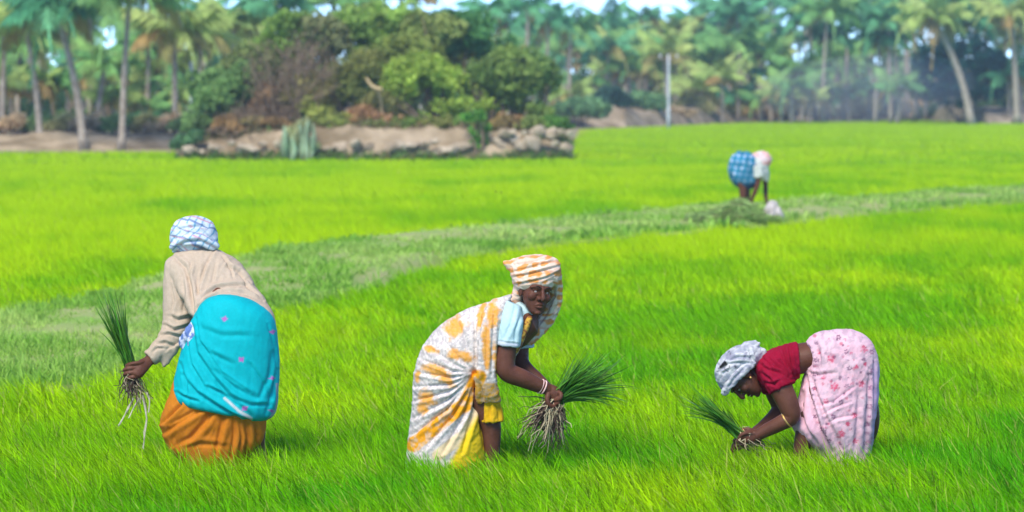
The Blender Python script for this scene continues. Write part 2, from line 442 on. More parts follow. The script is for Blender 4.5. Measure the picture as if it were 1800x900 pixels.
class Figure:
    """Builds the meshes of one person standing at distance Y0; coordinates are read off the photograph and turned to metres."""
    def __init__(self, Y0): self.Y = Y0; self.k = Y0 / F_PX
    def p(self, x, y, dy=0.0): return at(x, y, self.Y + dy)
    def loft(self, S_, rows, m=6, n=36, sup=2.2):
        rows = [tuple(r) + (0,) * (6 - len(r)) for r in rows]
        C = []; 
        for (lx, ly, rx, ry, t, dy) in rows:
            L, R = self.p(lx, ly, dy), self.p(rx, ry, dy)
            C.append(np.concatenate([(L + R) / 2, (R - L) / 2, [t]]))
        C = catmull(C, m)
        th = np.linspace(0, 2 * np.pi, n, endpoint=False)
        ct, st = np.cos(th), np.sin(th)
        ct = np.sign(ct) * np.abs(ct) ** (2 / sup); st = np.sign(st) * np.abs(st) ** (2 / sup)
        S_.rings([c[:3] + np.outer(ct, c[3:6]) + np.outer(st, [0, max(c[6], 0.004), 0]) for c in C])
    def limb(self, S_, pts, m=6, n=30, flat=1.0, world=False, rnd=True):
        P4 = np.array([np.concatenate([self.p(x, y, dy), [r * self.k]]) for (x, y, r, dy) in pts]) if not world else np.asarray(pts, dtype=float)
        P4 = catmull(P4, m)
        P4[:, 3] = np.maximum(P4[:, 3], 0.0015)
        pos, r = P4[:, :3], P4[:, 3]
        T = np.gradient(pos, axis=0); T /= np.linalg.norm(T, axis=1)[:, None] + 1e-9
        ref = np.array([0, 1.0, 0.0])
        th = np.linspace(0, 2 * np.pi, n, endpoint=False)
        R = []
        def ring(c, t, rr):
            a = np.cross(t, ref); a /= np.linalg.norm(a) + 1e-9
            b = np.cross(a, t)
            return c + rr * (np.outer(np.cos(th), a) + flat * np.outer(np.sin(th), b))
        if rnd:
            for q in (0.25, 0.7): R.append(ring(pos[0] - T[0] * r[0] * math.sqrt(1 - q * q), T[0], r[0] * q))
        for c, t, rr in zip(pos, T, r): R.append(ring(c, t, rr))
        if rnd:
            for q in (0.7, 0.25): R.append(ring(pos[-1] + T[-1] * r[-1] * math.sqrt(1 - q * q), T[-1], r[-1] * q))
        S_.rings(R)
    def blob(self, S_, c, ax):
        """ellipsoid from centre and three axis vectors (metres)"""
        ax = np.asarray(ax, dtype=float)
        R = []
        for ph in np.linspace(-1.45, 1.45, 11):
            th = np.linspace(0, 2 * np.pi, 20, endpoint=False)
            R.append(c + np.outer(np.cos(th) * math.cos(ph), ax[0]) + np.outer(np.sin(th) * math.cos(ph), ax[1]) + math.sin(ph) * ax[2])
        S_.rings(R)
    def head(self, S_, c, f, u, s=1.0):
        f = np.array(f, float); f /= np.linalg.norm(f)
        u = np.array(u, float); u -= f * u.dot(f); u /= np.linalg.norm(u)
        r = np.cross(f, u)
        W = lambda x, y, z: c + s * (x * r + y * f + z * u)
        self.blob(S_, W(0, -0.012, 0.035), [r * .074 * s, f * .094 * s, u * .088 * s])
        th = np.linspace(0, 2 * np.pi, 28, endpoint=False)
        R = []
        for z, hw, fr, bk in ((.06, .05, .07, -.05), (.035, .066, .083, -.05), (.005, .068, .080, -.05), (-.025, .067, .079, -.045), (-.055, .060, .080, -.03), (-.08, .049, .078, -.005), (-.1, .036, .076, .02), (-.115, .020, .068, .035)):
            cy, hy = (fr + bk) / 2, (fr - bk) / 2
            ct = np.sign(np.cos(th)) * np.abs(np.cos(th)) ** 0.85; st = np.sign(np.sin(th)) * np.abs(np.sin(th)) ** 0.85
            R.append(np.array([W(hw * a, cy + hy * b, z) for a, b in zip(ct, st)]))
        S_.rings(R)
        def lw(pts, **k): self.limb(S_, [np.concatenate([W(*q[:3]), [q[3] * s]]) for q in pts], world=True, n=12, m=4, **k)
        lw([(0, .078, .03, .009), (0, .088, .006, .0085), (0, .100, -.02, .0125), (0, .102, -.03, .0125)])
        for e in (-1, 1):
            lw([(e * .012, .086, -.030, .0095), (e * .014, .083, -.032, .009)])
            lw([(e * .012, .079, .022, .009), (e * .036, .078, .028, .009), (e * .056, .062, .022, .008)])
            self.blob(S_, W(e * .040, .054, -.024), [r * .026 * s, f * .026 * s, u * .026 * s])
            self.blob(S_, W(e * .075, -.008, -.006), [r * .009 * s, f * .019 * s, u * .032 * s])
            lw([(e * .017, .0745, .011, .0035), (e * .031, .0795, .0145, .004), (e * .046, .070, .011, .0035)])
            lw([(e * .017, .0735, -.005, .003), (e * .031, .0765, -.009, .0035), (e * .046, .067, -.005, .003)])
        lw([(-.024, .074, -.0655, .004), (-.010, .083, -.057, .0065), (0, .084, -.058, .006), (.010, .083, -.057, .0065), (.024, .074, -.0655, .004)])
        lw([(-.022, .074, -.0715, .004), (0, .083, -.073, .008), (.022, .074, -.0715, .004)])
        self.blob(S_, W(0, .066, -.102), [r * .020 * s, f * .016 * s, u * .014 * s])
        return W, r, f, u

def fuse(S_, voxel, smooth_it, name, dec=None):
    me = bpy.data.meshes.new('tmp')
    me.from_pydata(np.vstack(S_.v).tolist(), [], S_.f)
    o = bpy.data.objects.new('tmp', me); COL.objects.link(o)
    md = o.modifiers.new('r', 'REMESH'); md.mode = 'VOXEL'; md.voxel_size = voxel; md.adaptivity = 0
    if smooth_it:
        ms = o.modifiers.new('s', 'SMOOTH'); ms.factor = 0.5; ms.iterations = smooth_it
    if dec:
        mdc = o.modifiers.new('d', 'DECIMATE'); mdc.ratio = dec
    dg = bpy.context.evaluated_depsgraph_get()
    out = bpy.data.meshes.new_from_object(o.evaluated_get(dg))
    out.name = name
    bpy.data.objects.remove(o); bpy.data.meshes.remove(me)
    return out

def get_co(me):
    n = len(me.vertices)
    co = np.empty(n * 3, dtype=np.float32); me.vertices.foreach_get('co', co)
    no = np.empty(n * 3, dtype=np.float32); me.vertices.foreach_get('normal', no)
    return co.reshape(-1, 3).astype(float), no.reshape(-1, 3).astype(float)

def seg_dist(x, y, poly):
    best = np.full(x.shape, 1e9); par = np.zeros_like(x)
    L = [math.dist(poly[i], poly[i + 1]) for i in range(len(poly) - 1)]; tot = sum(L); acc = 0
    side = np.zeros_like(x)
    for i in range(len(poly) - 1):
        ax, ay = poly[i]; bx, by = poly[i + 1]
        dx, dy = bx - ax, by - ay
        t = np.clip(((x - ax) * dx + (y - ay) * dy) / (dx * dx + dy * dy), 0, 1)
        d = np.hypot(x - ax - t * dx, y - ay - t * dy)
        m = d < best
        best = np.where(m, d, best); par = np.where(m, (acc + t * L[i]) / tot, par)
        side = np.where(m, np.sign((x - ax) * dy - (y - ay) * dx), side)
        acc += L[i]
    return best, par, side

def garment(fig, parent, name, S_, mat, paint, creases=(), wr=0.003, wdir=(1, 0.4), wscale=22.0, voxel=0.006, smooth_it=5, label=None, seed=0):
    me = fuse(S_, voxel, smooth_it, name, .32 if name == 'body' else None)
    co, no = get_co(me)
    px, py = pix(co)
    s0 = 1.0 / (fig.k * 310.0)
    d = np.zeros(len(co))
    yy = (co[:, 1] - fig.Y) * 310
    if wr:
        ca, sa = wdir
        l = math.hypot(ca, sa); ca /= l; sa /= l
        q = 310 * fig.k
        u = (px * ca + py * sa) * q; v = (-px * sa + py * ca) * q + 0.5 * yy
        w1 = fbm(u / (wscale * 3.2), v / wscale, seed + 3, 3) - 0.5
        w1 = 1 - np.abs(w1) * 4
        d += 1.35 * wr * w1
        w2 = fbm((u * .8 + v * .6) / (wscale * 1.5), (-u * .6 + v * .8) / (wscale * .5), seed + 23, 3) - 0.5
        d += .8 * wr * (1 - np.abs(w2) * 4)
    for c in creases:
        poly, w, dep = c[0], c[1] * .78, c[2] * 1.35
        x = px; 
        dist, par, side = seg_dist(px, py, poly)
        tap = np.sin(np.pi * np.clip(par * 0.86 + 0.07, 0, 1)) ** 0.7
        prof = -np.exp(-(dist / w) ** 2) + 0.75 * np.exp(-((dist * side - 2.0 * w) / (1.3 * w)) ** 2)
        d += dep * tap * prof * sstep(0.35, -0.2, no[:, 1])
    lim = (0.024 if fig.Y < 40 else 0.06)
    d = lim * np.tanh(d / lim)
    co = co + no * d[:, None]
    me.vertices.foreach_set('co', co.astype(np.float32).ravel())
    me.materials.clear(); me.materials.append(mat)
    me.polygons.foreach_set('use_smooth', np.ones(len(me.polygons), dtype=bool))
    if paint is not None:
        set_col(me, 0.9 * paint(px, py, co, no))
    me.update()
    loc = parent.location
    me.transform(__import__('mathutils').Matrix.Translation(-Vector(loc)))
    o = link(name, me, parent)
    if label: o['label'] = label
    return o

def solid(c):
    return lambda px, py, co, no: np.tile(np.array(c, dtype=float), (len(px), 1))

def mixc(a, b, t):
    a = np.asarray(a, float); b = np.asarray(b, float)
    if a.ndim == 1: a = a[None]
    if b.ndim == 1: b = b[None]
    return a * (1 - t[:, None]) + b * t[:, None]

def small(fig, parent, name, S_, mat, label=None):
    """small rigid piece without remeshing"""
    me = bpy.data.meshes.new(name); me.from_pydata((np.vstack(S_.v) - np.array(parent.location)).tolist(), [], S_.f)
    me.materials.append(mat)
    me.polygons.foreach_set('use_smooth', np.ones(len(me.polygons), dtype=bool)); me.update()
    o = link(name, me, parent)
    if label: o['label'] = label
    return o

def bangle(fig, parent, c, axis, R, r, mat, name='bangle'):
    axis = np.array(axis, float); axis /= np.linalg.norm(axis)
    a = np.cross(axis, [0.3, 1, 0.2]); a /= np.linalg.norm(a); b = np.cross(axis, a)
    th = np.linspace(0, 2 * np.pi, 28, endpoint=False); ph = np.linspace(0, 2 * np.pi, 8, endpoint=False)
    V = [c + (R + r * math.cos(p_)) * (math.cos(t) * a + math.sin(t) * b) + r * math.sin(p_) * axis for t in th for p_ in ph]
    f = [(i * 8 + j, ((i + 1) % 28) * 8 + j, ((i + 1) % 28) * 8 + (j + 1) % 8, i * 8 + (j + 1) % 8) for i in range(28) for j in range(8)]
    S_ = Shape(); S_.add(np.array(V), f, [])
    return small(fig, parent, name, S_, mat)

def foot(fig, S_, x, dx, dy):
    """bare foot on the ground under photo column x"""
    b = fig.p(x, 160 + F_PX * CAM_Z / (fig.Y + dy), dy)
    d = np.array([dx[0], dx[1], 0.0]); d /= np.linalg.norm(d)
    side = np.array([-d[1], d[0], 0])
    fig.blob(S_, b + d * 0.06 + np.array([0, 0, 0.035]), [d * 0.12, side * 0.045, np.array([0, 0, 0.035])])

# ================================================================== PEOPLE
GY = lambda Y, dy=0: 160 + F_PX * CAM_Z / (Y + dy)

def rect_spots(px, py, spots):
    """soft-edged printed spots: (x, y, rx, ry, angle)"""
    m = np.zeros(len(px))
    for (x, y, rx, ry, a) in spots:
        c, s = math.cos(a), math.sin(a)
        u = ((px - x) * c + (py - y) * s) / rx; v = (-(px - x) * s + (py - y) * c) / ry
        d = np.sqrt(u * u + v * v) + (fbm(px * 0.11, py * 0.11, int(x) % 97, 4) - 0.5) * 1.3
        m = np.maximum(m, sstep(1.25, 0.6, d) * (.7 + .3 * fbm(px / 3, py / 3, 5, 2)))
    return m

# ---------------------------------------------------------------- woman with the turquoise wrap (back view)
def woman_turquoise():
    Y = 20.0; g = Figure(Y)
    root = empty('person', tuple(g.p(390, GY(Y))))
    tag(root, 'person seen from behind in beige shirt, turquoise wrap and orange skirt holding seedlings', 'person')
    B = Shape()
    c = g.p(340, 424, .40)
    g.head(B, c, (-.35, .8, -.5), (-.1, .5, .85))
    g.limb(B, [(342, 425, 17, .40), (348, 455, 18, .36), (352, 480, 24, .33)])
    g.limb(B, [(350, 480, 34, .32), (375, 530, 38, .18), (405, 590, 46, .03), (400, 640, 44, 0)], flat=.85)
    g.limb(B, [(312, 466, 15, .33), (312, 520, 15, .28), (311, 578, 14.5, .21), (298, 600, 13.5, .19), (276, 622, 11.5, .16), (258, 637, 9.5, .13)])
    g.limb(B, [(400, 470, 15, .42), (408, 550, 15, .55), (385, 620, 13, .55), (345, 665, 10, .5)])
    g.limb(B, [(345, 665, 10, .5), (332, 680, 9, .48)], flat=.6)
    g.limb(B, [(362, 640, 30, 0), (352, 720, 22, .02), (350, 790, 17, .03), (350, 852, 12, .04)])
    g.limb(B, [(436, 640, 30, .02), (446, 720, 22, .02), (450, 785, 16, .02), (452, 852, 12, .04)])
    foot(g, B, 350, (-.5, .8), .04); foot(g, B, 454, (-.5, .8), .04)
    # left hand: back of the hand, four fingers closed round the bundle, thumb behind it
    g.limb(B, [(262, 634, 9.5, .12), (250, 644, 12.5, .10), (243, 652, 12.5, .085)], flat=.62)
    for i, (kx, ky) in enumerate(((243, 638), (241, 646), (240, 654), (240, 662))):
        ln = (1.0, 1.12, 1.05, .85)[i]
        g.limb(B, [(kx + 8, ky - 2, 4.0, .092), (kx, ky, 4.1, .080), (kx - 12 * ln, ky + 1.5, 3.6, .072), (kx - 20 * ln, ky + 4, 3.3, .086), (kx - 20 * ln, ky + 6, 2.9, .106)], n=12, m=4)
    g.limb(B, [(256, 644, 5, .13), (244, 640, 4.4, .15), (232, 640, 3.9, .15), (224, 643, 3.4, .14)], n=12, m=4)
    garment(g, root, 'body', B, M_skin, None, wr=0, voxel=.0038, smooth_it=2)

    T = Shape()   # head cloth
    g.loft(T, [(304, 443, 378, 434, .09, .41), (301, 426, 382, 424, .115, .41), (301, 408, 379, 406, .12, .415), (308, 393, 372, 392, .12, .43), (320, 384, 360, 384, .09, .44), (332, 381, 350, 381, .05, .44)], sup=2.3)
    g.limb(T, [(306, 434, 7, .33), (325, 423, 8, .30), (350, 424, 8, .29), (376, 432, 8, .32)], flat=.7)
    def pt(px, py, co, no):
        base = mixc((.52, .64, .76), (.74, .78, .84), fbm(px / 13, py / 9, 3))
        wob = 9 * fbm(px / 26, py / 20, 44); u = px * .8 + py * .6 + wob; v = -px * .35 + py * .9 + 1.4 * wob
        st = np.maximum(sstep(.80, .95, np.sin(u * .55 + 3 * fbm(px / 20, py / 20, 4)) * .5 + .5), 0)
        base = mixc(base, (.16, .40, .58), st * .9 * sstep(.25, .5, fbm(px / 18, py / 18, 9)))
        st2 = sstep(.86, .98, np.sin(v * .6) * .5 + .5)
        base = mixc(base, (.62, .25, .34), st2 * .75 * sstep(.4, .65, fbm(px / 15, py / 15, 19)))
        st3 = sstep(.9, .99, np.sin(v * .37 + 1) * .5 + .5)
        return mixc(base, (.10, .16, .34), st3 * .75)
    garment(g, root, 'head_cloth', T, M_cloth, pt, [([(303, 440), (325, 425), (352, 423), (378, 436)], 3.2, .012), ([(335, 392), (334, 410), (338, 424)], 2.5, .006), ([(350, 400), (365, 415), (378, 430)], 2.0, .006), ([(310, 405), (330, 400), (360, 398)], 2.5, .005)], wr=.004, wdir=(1, .3), wscale=14, voxel=.0058, smooth_it=2, seed=1)

    H = Shape()   # shirt
    g.loft(H, [(326, 438, 374, 435, .055, .38), (304, 449, 393, 444, .085, .36), (290, 466, 421, 462, .115, .33), (306, 500, 443, 495, .135, .26), (326, 535, 468, 532, .155, .14), (340, 562, 482, 560, .162, .05), (346, 588, 483, 590, .155, 0)], sup=2.4)
    g.limb(H, [(312, 466, 23, .33), (312, 505, 25, .29), (313, 545, 26, .25), (309, 576, 24, .22), (294, 602, 19, .185), (276, 619, 16, .16), (263, 630, 14.5, .145)], rnd=False)
    g.limb(H, [(398, 466, 24, .40), (408, 540, 24, .53), (392, 605, 19, .54)], rnd=False)
    g.loft(H, [(268, 632, 322, 600, .03, .15), (283, 636, 312, 618, .02, .15), (287, 646, 295, 640, .008, .15)], sup=2)
    g.limb(H, [(325, 437, 8, .36), (345, 431, 8, .34), (372, 436, 8, .37)], flat=.6)
    def ps(px, py, co, no):
        return mixc((.49, .39, .29), (.565, .455, .35), fbm(px / 25, py / 25, 2))
    garment(g, root, 'shirt', H, M_cloth, ps, [
        ([(306, 452), (326, 470), (334, 500), (340, 540), (341, 575)], 4, .016), ([(336, 462), (334, 478), (331, 492)], 3, .012),
        ([(376, 440), (362, 465), (350, 500), (346, 525)], 3, .010), ([(400, 468), (420, 478), (438, 497)], 3.2, .014),
        ([(352, 530), (366, 515), (382, 505), (410, 502), (436, 501)], 3, .012), ([(346, 545), (364, 528), (386, 517)], 3, .012), ([(395, 512), (430, 515), (462, 530)], 3, .009),
        ([(300, 556), (312, 562), (334, 556)], 3.5, .012), ([(292, 572), (306, 580), (330, 572)], 3, .013), ([(285, 590), (297, 587), (318, 592)], 3, .012), ([(276, 606), (290, 602), (306, 608)], 3, .010), ([(268, 620), (276, 612), (288, 612)], 2.5, .008),
        ([(320, 480), (324, 515), (322, 545)], 4, .008), ([(380, 460), (376, 480), (372, 500)], 3, .006), ([(420, 478), (436, 505), (462, 528)], 2.2, .009), ([(390, 450), (405, 470), (410, 490)], 2.4, .008), ([(350, 470), (346, 500), (350, 520)], 2.2, .007), ([(300, 500), (306, 530), (300, 555)], 2.4, .007)], wr=.003, wdir=(.5, 1), wscale=16, voxel=.0064, smooth_it=2, seed=2)

    W = Shape()   # turquoise wrap
    g.loft(W, [(384, 519, 414, 520, .10, 0), (363, 527, 446, 531, .15, 0), (346, 547, 478, 557, .185, 0), (330, 586, 487, 596, .20, 0), (313, 640, 489, 650, .21, 0), (306, 680, 488, 695, .215, -.005), (308, 702, 486, 716, .215, -.01), (326, 711, 477, 733, .20, -.01), (360, 712, 455, 741, .15, 0)], sup=2.25)
    def pw(px, py, co, no):
        base = mixc((.0, .42, .48), (.002, .48, .54), fbm(px / 40, py / 40, 5))
        fl = np.zeros(len(px))
        for (x, y, r) in ((395, 560, 7), (424, 632, 8), (478, 583, 6), (430, 718, 8), (476, 722, 6), (478, 665, 6), (352, 640, 0.1)):
            a = np.arctan2(py - y, px - x); d = np.hypot(px - x, (py - y) * 1.3)
            fl = np.maximum(fl, .9 * sstep(1.05, .6, d / (r * (.8 + .2 * np.cos(4 * a + x) + .7 * (fbm(px / 3, py / 3, int(x), 2) - .5)))))
        base = mixc(base, (.55, .12, .50), fl)
        dd, par, sd = seg_dist(px, py, [(395, 700), (420, 722), (442, 735)])
        base = mixc(base, (.60, .62, .62), sstep(3, 1.2, dd))
        dd, par, sd = seg_dist(px, py, [(485, 675), (484, 720), (470, 737)])
        return mixc(base, (.45, .35, .45), .7 * sstep(2.5, 1.2, dd))
    garment(g, root, 'wrap', W, M_silk, pw, [
        ([(338, 575), (345, 620), (372, 660), (408, 700), (440, 730)], 5, .015), ([(352, 610), (375, 650), (410, 680), (450, 700)], 5, .010),
        ([(322, 660), (345, 690), (380, 712), (420, 735)], 4, .014), ([(366, 680), (388, 690), (416, 712)], 3, .014), ([(380, 672), (400, 695), (440, 712), (475, 712)], 4, .010),
        ([(318, 640), (326, 670), (330, 705)], 4, .010), ([(478, 620), (474, 660), (455, 700)], 5, .008), ([(484, 650), (478, 690), (468, 725)], 3.5, .010),
        ([(350, 575), (390, 590), (440, 590)], 6, .005), ([(348, 596), (368, 620), (410, 640)], 5, .007), ([(312, 690), (325, 698), (350, 706)], 3, .010), ([(346, 560), (352, 600), (390, 655), (440, 690)], 2.2, .007), ([(360, 700), (400, 724), (440, 738)], 2.2, .008), ([(470, 570), (482, 610), (484, 650)], 2.5, .006), ([(330, 600), (336, 640), (360, 680)], 2.4, .008), ([(440, 640), (462, 672), (476, 700)], 3, .006)], wr=.003, wdir=(.6, .8), wscale=30, voxel=.0066, smooth_it=3, seed=3)

    K = Shape()   # sash knot
    for q in ([(345, 566, 5, -.06), (332, 585, 8, -.08), (322, 602, 7, -.06), (328, 616, 4, -.06)], [(347, 575, 5, -.09), (338, 596, 7, -.10), (336, 614, 5, -.09)], [(322, 596, 5, -.03), (333, 592, 7, -.08), (342, 588, 6, -.1)]):
        g.limb(K, q, flat=.7)
    garment(g, root, 'sash', K, M_cloth, lambda px, py, co, no: mixc((.62, .66, .80), (.14, .22, .50), sstep(.48, .62, fbm(px / 5, py / 7, 8))), wr=.004, wscale=7, wdir=(.4, 1), voxel=.005, smooth_it=2)

    Q = Shape()   # orange skirt
    g.loft(Q, [(345, 610, 462, 610, .12, 0), (313, 655, 470, 665, .13, 0), (297, 698, 470, 712, .165, 0), (285, 732, 467, 740, .185, 0), (284, 752, 464, 762, .185, 0), (297, 785, 452, 782, .18, 0), (314, 806, 436, 800, .17, 0), (322, 835, 425, 835, .15, 0)], sup=2.3)
    garment(g, root, 'skirt', Q, M_cloth, lambda px, py, co, no: mixc((.52, .165, .012), (.60, .21, .020), fbm(px / 30, py / 30, 6)), [
        ([(318, 690), (318, 712), (300, 730), (288, 742)], 4, .022), ([(372, 708), (345, 725), (312, 745), (292, 760)], 5, .018), ([(380, 714), (362, 740), (335, 770), (312, 782)], 6, .020),
        ([(395, 725), (388, 755), (378, 800)], 5, .014), ([(410, 735), (412, 765), (405, 805)], 4.5, .012), ([(432, 742), (436, 770), (430, 805)], 4, .014), ([(446, 742), (452, 765), (446, 790)], 3.5, .012),
        ([(355, 712), (330, 728), (300, 745)], 3, .010), ([(310, 790), (350, 780), (400, 784)], 5, .008), ([(420, 740), (424, 770), (420, 800)], 3, .008)], wr=.004, wdir=(.35, 1), wscale=18, voxel=.0068, smooth_it=2, seed=4)

# ---------------------------------------------------------------- woman with the yellow and white sari
def woman_yellow():
    Y = 20.2; g = Figure(Y)
    root = empty('person', tuple(g.p(800, GY(Y))))
    tag(root, 'person in yellow and white sari and orange checked head cloth bending with seedlings in hand', 'person')
    B = Shape()
    c = g.p(940, 512, -.05)
    W_, r, f, u = g.head(B, c, (.45, -.89, -.06), (.17, 0, 1), 1.13)
    g.limb(B, [(938, 530, 19, 0), (928, 552, 19, .01), (912, 572, 22, .01)])
    g.limb(B, [(910, 572, 38, .0), (860, 595, 42, 0), (800, 635, 46, 0), (790, 680, 46, 0)], flat=1.15)
    g.limb(B, [(898, 552, 17, -.13), (893, 600, 18.5, -.155), (887, 634, 18.5, -.165), (893, 654, 17.5, -.165), (918, 665, 16, -.15), (945, 677, 13, -.125), (964, 685, 10, -.105)])
    g.limb(B, [(917, 575, 16, .12), (914, 622, 15.5, .10), (920, 644, 14, .05), (946, 668, 12, -.01), (966, 686, 9.5, -.04)])
    for dx, dy in ((862, -.06), (790, .06)):
        g.limb(B, [(dx - 20, 690, 26, dy), (dx, 745, 18.5, dy), (dx + 3, 790, 14, dy), (dx + 3, 850, 11, dy)])
        foot(g, B, dx + 3, (.8, -.3), dy)
    # near hand closed over the bundle
    g.limb(B, [(962, 683, 10, -.105), (972, 690, 13, -.105), (977, 698, 13.5, -.10)], flat=.7)
    for i, (kx, ky) in enumerate(((986, 692), (983, 698), (978, 704), (972, 708))):
        ln = (.95, 1.1, 1.0, .8)[i]; dd = -.115 + .014 * i
        g.limb(B, [(kx - 6, ky - 4, 4.2, dd), (kx, ky + 1, 4.1, dd - .022), (kx - 2, ky + 9 * ln, 3.7, dd - .028), (kx - 10 * ln, ky + 12 * ln, 3.3, dd - .012), (kx - 15 * ln, ky + 9 * ln, 3.0, dd + .006)], n=12, m=4)
    g.limb(B, [(964, 692, 5.5, -.125), (962, 703, 4.6, -.14), (966, 712, 4.0, -.14), (973, 715, 3.4, -.13)], n=12, m=4)
    # far hand behind
    g.limb(B, [(966, 686, 9.5, -.04), (976, 694, 12, -.035), (980, 702, 11, -.04)], flat=.6)
    for i in range(4):
        g.limb(B, [(980 - i * 3, 700 + i * 3, 3.8, -.035), (984 - i * 4, 708 + i * 2, 3.5, -.05), (978 - i * 4, 714 + i, 3.2, -.07)], n=10, m=4)
    g.limb(B, [(968, 694, 5, -.06), (964, 704, 4.2, -.075), (968, 711, 3.6, -.08)], n=10, m=4)
    garment(g, root, 'body', B, M_skin, None, wr=0, voxel=.0034, smooth_it=1)
    for e in (-1, 1):
        E = Shape(); g.blob(E, W_(e * .031, .0665, .0035), [r * .0120, f * .0118, u * .0120])
        eo = small(g, root, 'eye', E, M_eye)
        I = Shape(); g.blob(I, W_(e * .031 - .003, .0752, .0035), [r * .0082, f * .0050, u * .0085]); small(g, eo, 'iris', I, M_iris).matrix_parent_inverse.identity()
    for e in (-1, 1):
        EB = Shape(); g.limb(EB, [np.concatenate([W_(e * a, b, z), [q]]) for a, b, z, q in ((.014, .0865, .0245, .003), (.034, .0865, .031, .0034), (.052, .072, .027, .002))], world=True, n=8, m=4)
        small(g, root, 'eyebrow', EB, M_hair)
    HB = Shape()
    g.blob(HB, W_(0, -.018, .034), [r * .0835, f * .098, u * .092]); small(g, root, 'hair', HB, M_hair)
    ER = Shape(); g.blob(ER, W_(-.085, .0, -.036), [r * .006, f * .006, u * .008]); small(g, root, 'earring', ER, M_gold)
    for (x, y, R) in ((955, 681, .039), (950, 679, .041)):
        bangle(g, root, g.p(x, y, -.115), g.p(964, 685, -.105) - g.p(945, 677, -.125), R, .0042, M_pinkb)
    BR = Shape(); q = g.p(912, 608, -.16)

    T = Shape()   # head cloth with its tail
    g.loft(T, [(909, 508, 976, 503, .098, -.02), (902, 496, 983, 490, .122, -.02), (899, 476, 985, 474, .13, -.01), (901, 461, 980, 459, .12, 0), (914, 453, 965, 451, .085, 0), (930, 450, 950, 449, .04, 0)], sup=2.3)
    g.limb(T, [(905, 464, 10, -.02), (896, 464, 6, -.03), (889, 462, 3.5, -.03)])
    g.limb(T, [(902, 472, 6, -.03), (893, 470, 3, -.03)])
    g.loft(T, [(958, 480, 986, 482, .07, .03), (966, 505, 987, 506, .06, .05), (966, 530, 985, 533, .05, .07), (950, 552, 976, 560, .04, .075), (934, 572, 960, 582, .03, .06), (924, 590, 944, 598, .02, .04), (922, 602, 932, 606, .012, .04)], sup=2.2)
    g.loft(T, [(904, 496, 922, 497, .07, .0), (904, 508, 917, 510, .06, .01), (899, 520, 918, 524, .06, .02), (890, 530, 915, 536, .05, .02)], sup=2.2)
    def pt(px, py, co, no):
        base = mixc((.82, .56, .40), (.86, .72, .62), fbm(px / 11, py / 7, 3))
        u = (px - 900) / 23 + 1.1 * fbm(px / 22, py / 16, 33); v = (py + px * .12) / 15 + 1.2 * fbm(px / 30, py / 18, 35)
        chk = (np.sin(u * 2 * np.pi) * .5 + .5) * (np.sin(v * 2 * np.pi) * .5 + .5)
        chk = sstep(.18, .52, chk + (fbm(px / 9, py / 4, 14) - .5) * .9)
        base = mixc(base, (.84, .30, .03), chk * (.75 + .25 * fbm(px / 4, py / 4, 37)))
        st = sstep(.72, .95, np.sin(v * 2 * np.pi + 1.2) * .5 + .5) * sstep(.35, .6, fbm(px / 14, py / 6, 31))
        return mixc(base, (.72, .30, .16), st * .6)
    garment(g, root, 'head_cloth', T, M_cloth, pt, [([(906, 500), (935, 494), (960, 488), (980, 478)], 2.2, .009), ([(902, 487), (930, 482), (960, 474), (982, 468)], 2.2, .009), ([(903, 478), (935, 470), (972, 460)], 2.2, .007), ([(905, 466), (935, 462), (965, 455)], 2.2, .006),
        ([(974, 492), (974, 520), (962, 550), (944, 575)], 2.5, .010), ([(983, 500), (980, 535), (966, 560)], 2, .007)], wr=.004, wdir=(1, -.2), wscale=10, voxel=.0055, smooth_it=2, seed=11)

    L = Shape()   # pale blue blouse
    g.loft(L, [(886, 526, 916, 540, .07, -.10), (879, 560, 919, 566, .082, -.145), (874, 590, 916, 594, .080, -.158), (871, 605, 914, 610, .078, -.160)], sup=2.2)
    g.limb(L, [(914, 570, 17, .12), (919, 590, 18, .115), (921, 612, 18, .11)], rnd=False)
    g.limb(L, [(912, 560, 30, 0), (885, 588, 36, 0)], flat=1.2)
    garment(g, root, 'blouse', L, M_cloth, lambda px, py, co, no: mixc(mixc((.48, .68, .72), (.54, .74, .78), fbm(px / 20, py / 20, 4)), (.62, .58, .68), .6 * sstep(597, 603, py - .15 * (px - 890))), [([(905, 540), (898, 570), (884, 600)], 4, .007), ([(915, 556), (906, 580), (905, 604)], 3, .006), ([(874, 598), (892, 602), (913, 604)], 1.5, .004)], wr=.002, wdir=(.3, 1), wscale=14, voxel=.0058, smooth_it=2, seed=12)

    P = Shape()   # sari
    g.loft(P, [(896, 524, 926, 566, .12, 0), (862, 531, 914, 612, .165, 0), (815, 547, 890, 642, .185, 0), (773, 574, 866, 658, .195, 0), (743, 612, 852, 672, .205, 0), (729, 655, 843, 688, .205, 0), (726, 700, 840, 712, .20, 0), (722, 742, 848, 745, .20, 0), (717, 785, 853, 785, .205, 0), (712, 842, 852, 842, .205, 0)], sup=2.3)
    g.loft(P, [(866, 527, 900, 518, .05, -.09), (850, 548, 888, 545, .06, -.135), (841, 580, 879, 578, .06, -.165), (838, 620, 873, 622, .055, -.175), (836, 655, 872, 660, .05, -.17), (838, 685, 877, 690, .05, -.145), (842, 706, 880, 706, .045, -.12)], sup=2.3)
    g.limb(P, [(931, 560, 4, -.10), (920, 585, 5, -.14), (906, 614, 6, -.15), (892, 630, 6, -.12)], flat=1.6)
